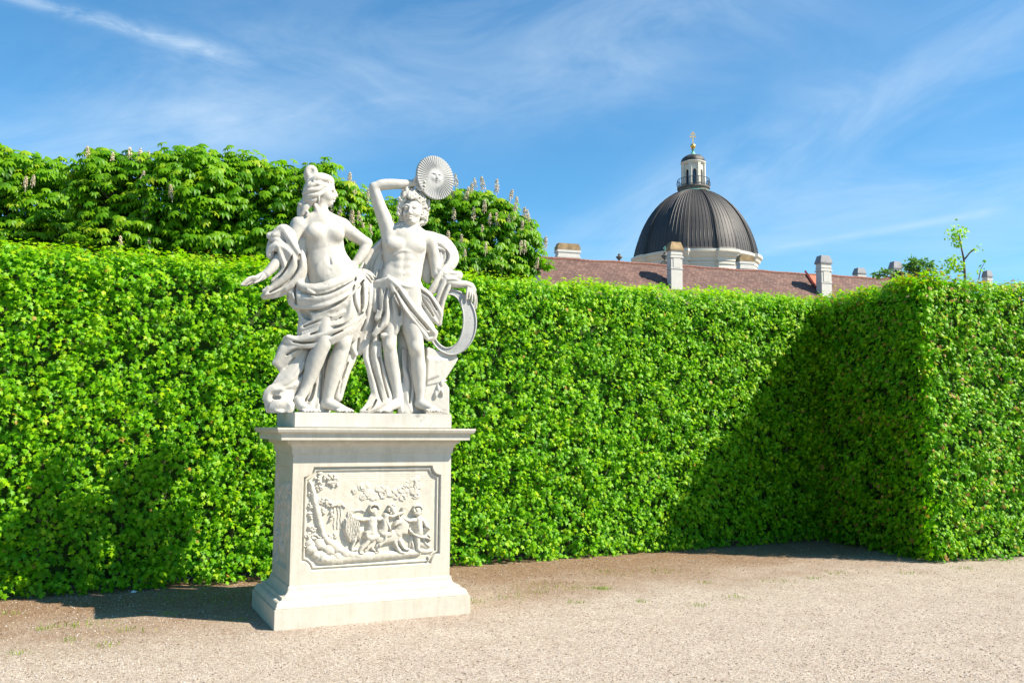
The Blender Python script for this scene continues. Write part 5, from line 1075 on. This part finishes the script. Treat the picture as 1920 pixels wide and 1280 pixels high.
b.ell(Q3(1283, 485, 78), np.array([24, 20, 22]) * .00119, k=.02); b.ell(Q3(1360, 487, 76), np.array([24, 20, 22]) * .00119, k=.02)
b.stroke(S([(1292, 506, 102, 5), (1306, 501, 114, 7), (1316, 503, 117, 6), (1326, 501, 114, 7), (1342, 507, 102, 5)]), k=.004); b.stroke(S([(1300, 517, 106, 6), (1316, 520, 113, 8), (1334, 517, 106, 6)]), k=.005); b.stroke(S([(1292, 511, 112, 2.5), (1316, 511, 124, 2.5), (1342, 511, 112, 2.5)]), k=.003, sub=True)
# legs
b.stroke(S([(1180, 1080, 0, 87), (1165, 1220, 10, 81), (1160, 1340, 20, 68), (1160, 1440, 28, 57), (1165, 1510, 26, 52), (1178, 1600, 8, 57), (1195, 1700, 2, 50), (1210, 1800, 0, 37), (1216, 1870, 0, 31)]), k=.03); b.ell(Q3(1160, 1470, 66), np.array([36, 22, 40]) * .00119, k=.025)
b.stroke(S([(1215, 1905, 0, 38), (1185, 1918, 35, 36), (1145, 1938, 68, 28), (1115, 1950, 82, 20)]), k=.02)
hand_fingers(b, [[(1120, 1940, 84), (1095, 1952, 96), (1072, 1964, 98)], [(1130, 1945, 96), (1108, 1957, 110), (1090, 1966, 112)], [(1142, 1948, 104), (1124, 1960, 118)], [(1156, 1950, 108), (1140, 1962, 122)], [(1170, 1952, 108), (1156, 1964, 122)]], 11)
b.stroke(S([(1320, 1060, 15, 103), (1316, 1200, 40, 92), (1326, 1320, 55, 81), (1348, 1420, 64, 68), (1362, 1500, 64, 61), (1370, 1560, 50, 57), (1378, 1650, 38, 59), (1384, 1750, 28, 48), (1388, 1830, 20, 37), (1390, 1880, 16, 34)]), k=.03); b.ell(Q3(1358, 1480, 108), np.array([38, 22, 42]) * .00119, k=.025)
b.stroke(S([(1385, 1905, 8, 40), (1425, 1920, 42, 38), (1475, 1942, 78, 28), (1505, 1952, 92, 20)]), k=.02)
hand_fingers(b, [[(1500, 1944, 96), (1530, 1954, 108), (1556, 1966, 110)], [(1490, 1947, 108), (1515, 1958, 122), (1532, 1966, 124)], [(1475, 1950, 114), (1496, 1961, 130)], [(1458, 1952, 118), (1475, 1963, 132)], [(1440, 1954, 118), (1456, 1965, 130)]], 12)
b.mesh('body', M_STATUE, mal, zfloor=ZT - .004)
hr = Sculpt(.006); hr.ell(Q3(1340, 410, -15), np.array([88, 84, 92]) * .00119, k=.01)
ring_sp = [(1250, 400, 50), (1242, 440, 40), (1240, 480, 30), (1256, 515, 20), (1262, 365, 60), (1285, 340, 75), (1318, 345, 92), (1350, 350, 92), (1382, 365, 80), (1404, 395, 62), (1412, 430, 50), (1418, 470, 40), (1420, 510, 30), (1408, 545, 20), (1400, 490, 48), (1435, 400, 30), (1440, 440, 20), (1440, 485, 10), (1428, 535, 5), (1395, 560, 5), (1300, 315, 50), (1340, 320, 60), (1380, 335, 50), (1412, 360, 30), (1270, 335, 35), (1245, 540, -10), (1275, 560, -30), (1410, 375, 70), (1390, 350, 60), (1330, 300, 20), (1370, 310, 10)]
curls(hr, ring_sp, 25, 8)
hr.stroke(S([(1300, 330, 60, 17), (1288, 308, 58, 17), (1296, 290, 56, 15), (1308, 302, 60, 10)]), k=.006)
curls(hr, [(1302, 325, 80), (1330, 352, 98), (1362, 356, 92), (1385, 390, 80), (1252, 420, 50), (1244, 455, 36), (1250, 495, 22), (1408, 425, 56), (1412, 460, 44), (1312, 330, 84), (1348, 330, 82), (1280, 345, 66), (1378, 350, 72), (1430, 420, 10), (1445, 460, 0), (1425, 385, 30), (1436, 515, -5), (1390, 545, 24)], 19, 21)
hr.ell(Q3(1312, 378, 96), np.array([6, 14, 16]) * .00119, k=.004, sub=True)
hr.mesh('hair', M_STATUE, mal)
d = Sculpt(HV)
d.ell(Q3(1222, 1065, 5), np.array([184, 112, 82]) * .00119, k=.02)
F1((1042, 1008, 30, 14), (1075, 1000, 60, 16), (1120, 990, 84, 18), (1170, 985, 104, 22), (1230, 1010, 112, 20), (1310, 1030, 104, 20), (1385, 1030, 70, 18), k=.006); F1((1045, 1045, 30, 14), (1100, 1035, 70, 14), (1160, 1015, 100, 14), k=.005)
# hanging left fall
F1((1110, 1080, 0, 70), (1120, 1200, 0, 76), (1130, 1310, 0, 72), (1130, 1360, 0, 44), flat=.85)
F1((1052, 1020, 40, 18), (1050, 1120, 44, 20), (1060, 1200, 40, 18), k=.006); F1((1100, 1050, 70, 18), (1105, 1150, 78, 20), (1095, 1220, 74, 20), (1070, 1265, 70, 16), k=.006)
F1((1150, 1040, 90, 18), (1140, 1130, 96, 22), (1140, 1220, 96, 20), (1130, 1290, 90, 20), (1085, 1340, 82, 18), (1050, 1385, 74, 14), k=.006); F1((1190, 1040, 100, 16), (1190, 1150, 100, 20), (1205, 1260, 90, 20), (1215, 1330, 80, 20), (1190, 1380, 72, 16), (1110, 1395, 66, 14), k=.006)
F1((1070, 1250, 66, 14), (1120, 1275, 88, 12), (1135, 1310, 90, 10), k=.005); F1((1240, 1150, 100, 14), (1250, 1230, 92, 16), (1245, 1300, 84, 14), k=.006)
# diagonal sash
F1((1180, 1000, 70, 34), (1245, 1090, 88, 46), (1330, 1200, 88, 52), (1420, 1310, 72, 46), (1475, 1385, 56, 30), k=.01)
F1((1165, 975, 116, 15), (1225, 1030, 138, 16), (1290, 1120, 150, 18), (1370, 1230, 140, 18), (1450, 1320, 112, 16), (1500, 1375, 84, 12), k=.005); F1((1175, 1010, 118, 14), (1215, 1100, 138, 16), (1280, 1205, 142, 18), (1360, 1310, 124, 18), (1425, 1390, 98, 16), (1445, 1420, 84, 10), k=.005)
F1((1215, 1070, 134, 10), (1300, 1190, 144, 13), (1380, 1290, 130, 13), (1450, 1365, 100, 11), k=.004); F1((1500, 1372, 70, 18), (1492, 1410, 66, 18), (1450, 1420, 66, 14))
F1((1340, 1060, 70, 30), (1420, 1100, 76, 36), (1480, 1180, 74, 36), (1520, 1250, 66, 28), (1532, 1300, 60, 18), k=.008); F1((1370, 1035, 84, 16), (1430, 1070, 104, 18), (1490, 1140, 106, 18), (1540, 1220, 88, 16), (1538, 1290, 70, 12), k=.005); F1((1370, 1090, 90, 14), (1430, 1160, 98, 18), (1480, 1250, 86, 18), (1520, 1300, 70, 12), k=.005)
F1((1320, 1080, 60, 30), (1390, 1160, 56, 34), (1440, 1250, 50, 30), k=.01)
# cloak over his left shoulder and forearm
F1((1440, 660, -40, 36), (1500, 672, -34, 34), (1570, 700, -28, 34), (1625, 755, -20, 30), (1645, 820, -8, 28), (1610, 875, 5, 30), (1560, 905, 14, 28), (1530, 925, 20, 22)); F1((1530, 700, -20, 46), (1580, 770, -12, 54), (1590, 840, -4, 48), (1555, 890, 6, 34), flat=.7)
F1((1525, 742, 22, 10), (1575, 752, 30, 12), (1615, 790, 26, 14), (1600, 850, 28, 14), (1555, 900, 34, 12), k=.006); F1((1480, 690, -10, 16), (1560, 715, 6, 16), (1620, 765, 6, 14), k=.006); F1((1545, 770, 10, 14), (1540, 830, 16, 14), (1520, 900, 30, 12), k=.006)
F1((1440, 740, -70, 50), (1445, 850, -70, 56), (1440, 940, -60, 50), (1450, 985, -50, 26), flat=.7)
F1((1555, 920, 40, 34), (1610, 955, 52, 38), (1670, 950, 60, 26), (1690, 940, 60, 16)); F1((1590, 930, 66, 14), (1650, 930, 80, 14), (1692, 925, 70, 9), k=.005); F1((1600, 975, 82, 12), (1650, 972, 90, 12), (1680, 985, 84, 8), k=.005)
F1((1560, 930, 44, 34), (1510, 1020, 40, 38), (1465, 1080, 36, 26), (1448, 1100, 34, 12), flat=.7); F1((1545, 930, 68, 12), (1500, 1010, 66, 14), (1458, 1080, 56, 10), k=.005); F1((1590, 960, 74, 14), (1550, 1050, 66, 16), (1515, 1130, 54, 12), k=.005); F1((1630, 985, 76, 13), (1590, 1060, 66, 15), (1560, 1150, 50, 13), (1548, 1240, 40, 12), k=.005)
F1((1590, 990, 40, 34), (1550, 1080, 36, 34), (1530, 1170, 30, 26), (1535, 1260, 24, 18), flat=.7)
# cloak behind, joining the woman
F1((1120, 700, -60, 40), (1060, 770, -60, 50), (1010, 850, -60, 46), (980, 900, -60, 32), flat=.7); F1((1110, 790, -60, 50), (1070, 900, -60, 60), (1055, 1020, -65, 60), (1045, 1200, -65, 66), (1035, 1400, -65, 66), flat=.75)
F1((1110, 770, -25, 14), (1050, 850, -20, 16), (1030, 900, -22, 12), k=.006); F1((1115, 850, -20, 12), (1080, 930, -14, 16), (1070, 1020, -16, 14), k=.006); F1((1100, 700, -30, 14), (1030, 770, -26, 16), (975, 850, -26, 14), k=.006)
F1((1035, 1400, -50, 60), (1035, 1500, -40, 64), (1055, 1620, -40, 74), (1085, 1750, -40, 78), (1110, 1860, -30, 80), (1110, 1950, -25, 84), flat=.75); F1((1010, 1380, 0, 18), (990, 1480, 4, 18), (985, 1560, 0, 16), (1010, 1640, 0, 18), (1040, 1760, 4, 20), (1060, 1870, 6, 20), k=.006); F1((1060, 1400, 10, 16), (1050, 1500, 14, 20), (1070, 1640, 12, 20), (1110, 1780, 10, 20), (1140, 1880, 10, 18), k=.006); F1((1090, 1450, 10, 12), (1085, 1560, 10, 16), (1120, 1700, 6, 16), (1165, 1860, 4, 16), k=.006)
F1((1060, 1860, 0, 34), (1040, 1910, 20, 34), (1000, 1945, 34, 24), (955, 1962, 40, 12)); F1((1090, 1900, 24, 24), (1050, 1940, 44, 20), (1000, 1965, 50, 12), k=.006)
# between and behind the legs
F1((1270, 1380, -50, 56), (1278, 1560, -45, 60), (1290, 1720, -40, 56), (1285, 1850, -35, 60), (1280, 1960, -30, 66), flat=.8); F1((1255, 1500, 4, 14), (1262, 1620, 2, 16), (1300, 1740, 4, 16), (1290, 1860, 6, 18), (1320, 1960, 8, 18), k=.006); F1((1300, 1560, 0, 12), (1310, 1660, 2, 14), (1330, 1800, 4, 14), (1305, 1950, 4, 14), k=.006); F1((1245, 1720, -4, 16), (1240, 1850, 0, 18), (1250, 1960, 6, 20), k=.006)
for g in ([(1145, 1040, 100, 6), (1124, 1130, 104, 9), (1122, 1220, 104, 10), (1080, 1330, 90, 7)], [(1196, 1060, 112, 6), (1170, 1130, 108, 9), (1178, 1230, 106, 10), (1160, 1370, 88, 7)], [(1230, 1160, 108, 8), (1238, 1200, 104, 13), (1240, 1240, 98, 7)], [(1085, 1040, 70, 5), (1078, 1120, 76, 8), (1082, 1200, 76, 6)],
          [(1215, 1040, 142, 5), (1290, 1160, 152, 8), (1370, 1260, 142, 8), (1450, 1350, 112, 5)], [(1200, 1080, 134, 4), (1270, 1220, 140, 7), (1370, 1340, 118, 6)], [(1360, 1060, 96, 6), (1430, 1150, 110, 13), (1490, 1250, 92, 8)], [(1395, 1060, 104, 4), (1460, 1110, 112, 6), (1515, 1200, 100, 5)],
          [(1540, 720, 26, 5), (1590, 765, 30, 8), (1590, 830, 30, 9), (1545, 890, 36, 5)], [(1560, 960, 76, 5), (1510, 1060, 68, 8), (1480, 1100, 60, 5)], [(1600, 1000, 78, 5), (1560, 1090, 66, 8), (1530, 1190, 52, 6)], [(1080, 780, -10, 6), (1040, 870, -8, 8), (1040, 920, -6, 6)], [(1090, 900, 0, 6), (1060, 1000, 4, 8)],
          [(1030, 1400, 10, 6), (1015, 1500, 14, 10), (1030, 1620, 14, 10), (1075, 1780, 14, 10), (1100, 1900, 14, 7)], [(1085, 1560, 20, 8), (1120, 1740, 18, 9), (1150, 1860, 16, 6)], [(1250, 1450, 10, 8), (1246, 1600, 10, 10), (1262, 1740, 10, 8)], [(1300, 1500, 4, 6), (1300, 1640, 4, 10), (1320, 1760, 8, 9), (1310, 1900, 8, 7)], [(1060, 1880, 30, 5), (1030, 1930, 40, 8), (990, 1955, 46, 5)]): G(*g)
d.mesh('drapery', M_STATUE, mal, zfloor=ZT - .004, smooth_it=4)
# rock
rk = Sculpt(.008)
def pr(poly, w0, w1, k=.004, r_=.012): rk.prism([(Q3(x, y, (w0 + w1) / 2)[0], Q3(x, y, (w0 + w1) / 2)[2]) for x, y in poly], -w1 * .00119, -w0 * .00119, k, r_)
pr([(1420, 1480), (1500, 1510), (1640, 1528), (1658, 1575), (1620, 1640), (1550, 1745), (1420, 1775)], -90, 30); pr([(1400, 1740), (1540, 1720), (1592, 1790), (1592, 1990), (1400, 1990)], -100, 20); pr([(1440, 1560), (1600, 1570), (1530, 1700), (1430, 1740)], 10, 48, .02, .02); pr([(1300, 1800), (1420, 1700), (1420, 1990), (1290, 1990)], -90, -10)
for x, y, a in ((1505, 1870, .3), (1530, 1830, -.2), (1560, 1850, -.5), (1545, 1790, .6)): rk.stroke(S([(x, y, 26, 6), (x + 14 * math.sin(a), y - 34, 30, 15), (x + 26 * math.sin(a), y - 72, 24, 5)]), k=.004)
rk.stroke(S([(1535, 1790, 24, 8), (1570, 1740, 30, 9), (1592, 1730, 26, 5)]), k=.005)
rk.mesh('rock', M_STATUE, grp, zfloor=ZT - .004, smooth_it=1)
# rayed sun disc with a face
dc = Q3(1502, 215, 66); nr_, nt_ = 56, 288; a_rot = R(14); RD = .207
V = []; nray = 48
for i in range(nr_ + 1):
    rr = i / nr_
    for k in range(nt_):
        t = 2 * math.pi * k / nt_; ph = abs(((t * nray / (2 * math.pi)) % 1) * 2 - 1); edge = 1 - .012 * (ph ** 3)
        x, z = rr * RD * math.cos(t) * edge, rr * RD * math.sin(t) * edge
        h_ = .012 * (1 - rr) + sstep(.28, .60, rr) * .0075 * (1 - ph ** 1.6 * 1.15)
        fx, fz = x / RD, z / RD; g_ = lambda cx_, cz_, sx, sz, a: a * math.exp(-((fx - cx_) / sx) ** 2 - ((fz - cz_) / sz) ** 2)
        h_ += g_(0, 0, .30, .32, .010) + g_(0, .02, .05, .12, .010) + g_(0, -.05, .07, .05, .010) - g_(-.14, .09, .08, .045, .006) - g_(.14, .09, .08, .045, .006) + g_(-.14, .17, .1, .03, .007) + g_(.14, .17, .1, .03, .007) + g_(0, -.15, .09, .022, .006) + g_(0, -.21, .07, .022, .006) - g_(0, -.18, .1, .012, .006) + g_(-.17, -.08, .09, .09, .006) + g_(.17, -.08, .09, .09, .006)
        V.append((x, -h_ - .012, z))
nV = len(V); V += [(v[0], .016, v[2]) for v in V[-nt_:]]; V.append((0, .02, 0))
Q = [(i * nt_ + k, i * nt_ + (k + 1) % nt_, (i + 1) * nt_ + (k + 1) % nt_, (i + 1) * nt_ + k) for i in range(nr_) for k in range(nt_)] + [(nr_ * nt_ + k, nr_ * nt_ + (k + 1) % nt_, nV + (k + 1) % nt_, nV + k) for k in range(nt_)]
T = [(nV + k, nV + (k + 1) % nt_, nV + nt_) for k in range(nt_)]
V = np.array(V); c_, s_ = math.cos(a_rot), math.sin(a_rot); V = np.stack([V[:, 0] * c_ - V[:, 1] * s_, V[:, 0] * s_ + V[:, 1] * c_, V[:, 2]], 1) + np.array(dc)
M_DISC = stone('grey_weathered_stone', (0.40, 0.40, 0.39), (0.85, 0.86, 0.87), 0.4)
npmesh('sun_disc', V, np.array(Q), M_DISC, grp, True, None, np.array(T))
# banded ring under his hand
Bn = Bag(); n_ = 72; V = []; cc = np.array(Q3(1612, 1290, 20)); ar = -R(22)
mid = []
for k in range(n_):
    t = 2 * math.pi * k / n_; cx_, cz_ = 1612 + 152 * math.cos(t) , 1290 - 222 * math.sin(t)
    hw = 28 + 26 * max(0, math.cos(t + .25)) - 8 * max(0, -math.cos(t)); nx_, nz_ = math.cos(t), -math.sin(t) * .9; w0 = 24 + (cx_ - 1612) * .20
    rough_ = [0, 0, 0, 0]
    sec = [(-hw, -30), (-hw, 24), (-hw + 7, 34), (-hw + 13, 24), (hw - 13, 24), (hw - 7, 34), (hw, 24), (hw, -30)]
    for q, (a, w) in enumerate(sec): V.append(Q3(cx_ + nx_ * a, cz_ + nz_ * a, w0 + w))
m_ = 8; Q = [(k * m_ + j, k * m_ + (j + 1) % m_, ((k + 1) % n_) * m_ + (j + 1) % m_, ((k + 1) % n_) * m_ + j) for k in range(n_) for j in range(m_)]
Bn.add(V, Q)
for k in range(34):                       # worn signs carved on the band
    t = random.uniform(-1.9, .75); cx_, cz_ = 1612 + 152 * math.cos(t), 1290 - 222 * math.sin(t); hw = 14 + 16 * max(0, math.cos(t + .25)); a = random.uniform(-hw, hw); x_, y_ = cx_ + math.cos(t) * a, cz_ - math.sin(t) * a * .9
    w0 = 24 + (cx_ - 1612) * .20 + 24; rs_ = random.uniform(4, 8) * .00119; Bn.add(OT * rs_ * np.array([1, .5, 1.3]) + np.array(Q3(x_, y_, w0)), None, OF)
Bn.build('ring_band', M_DISC, grp, False)
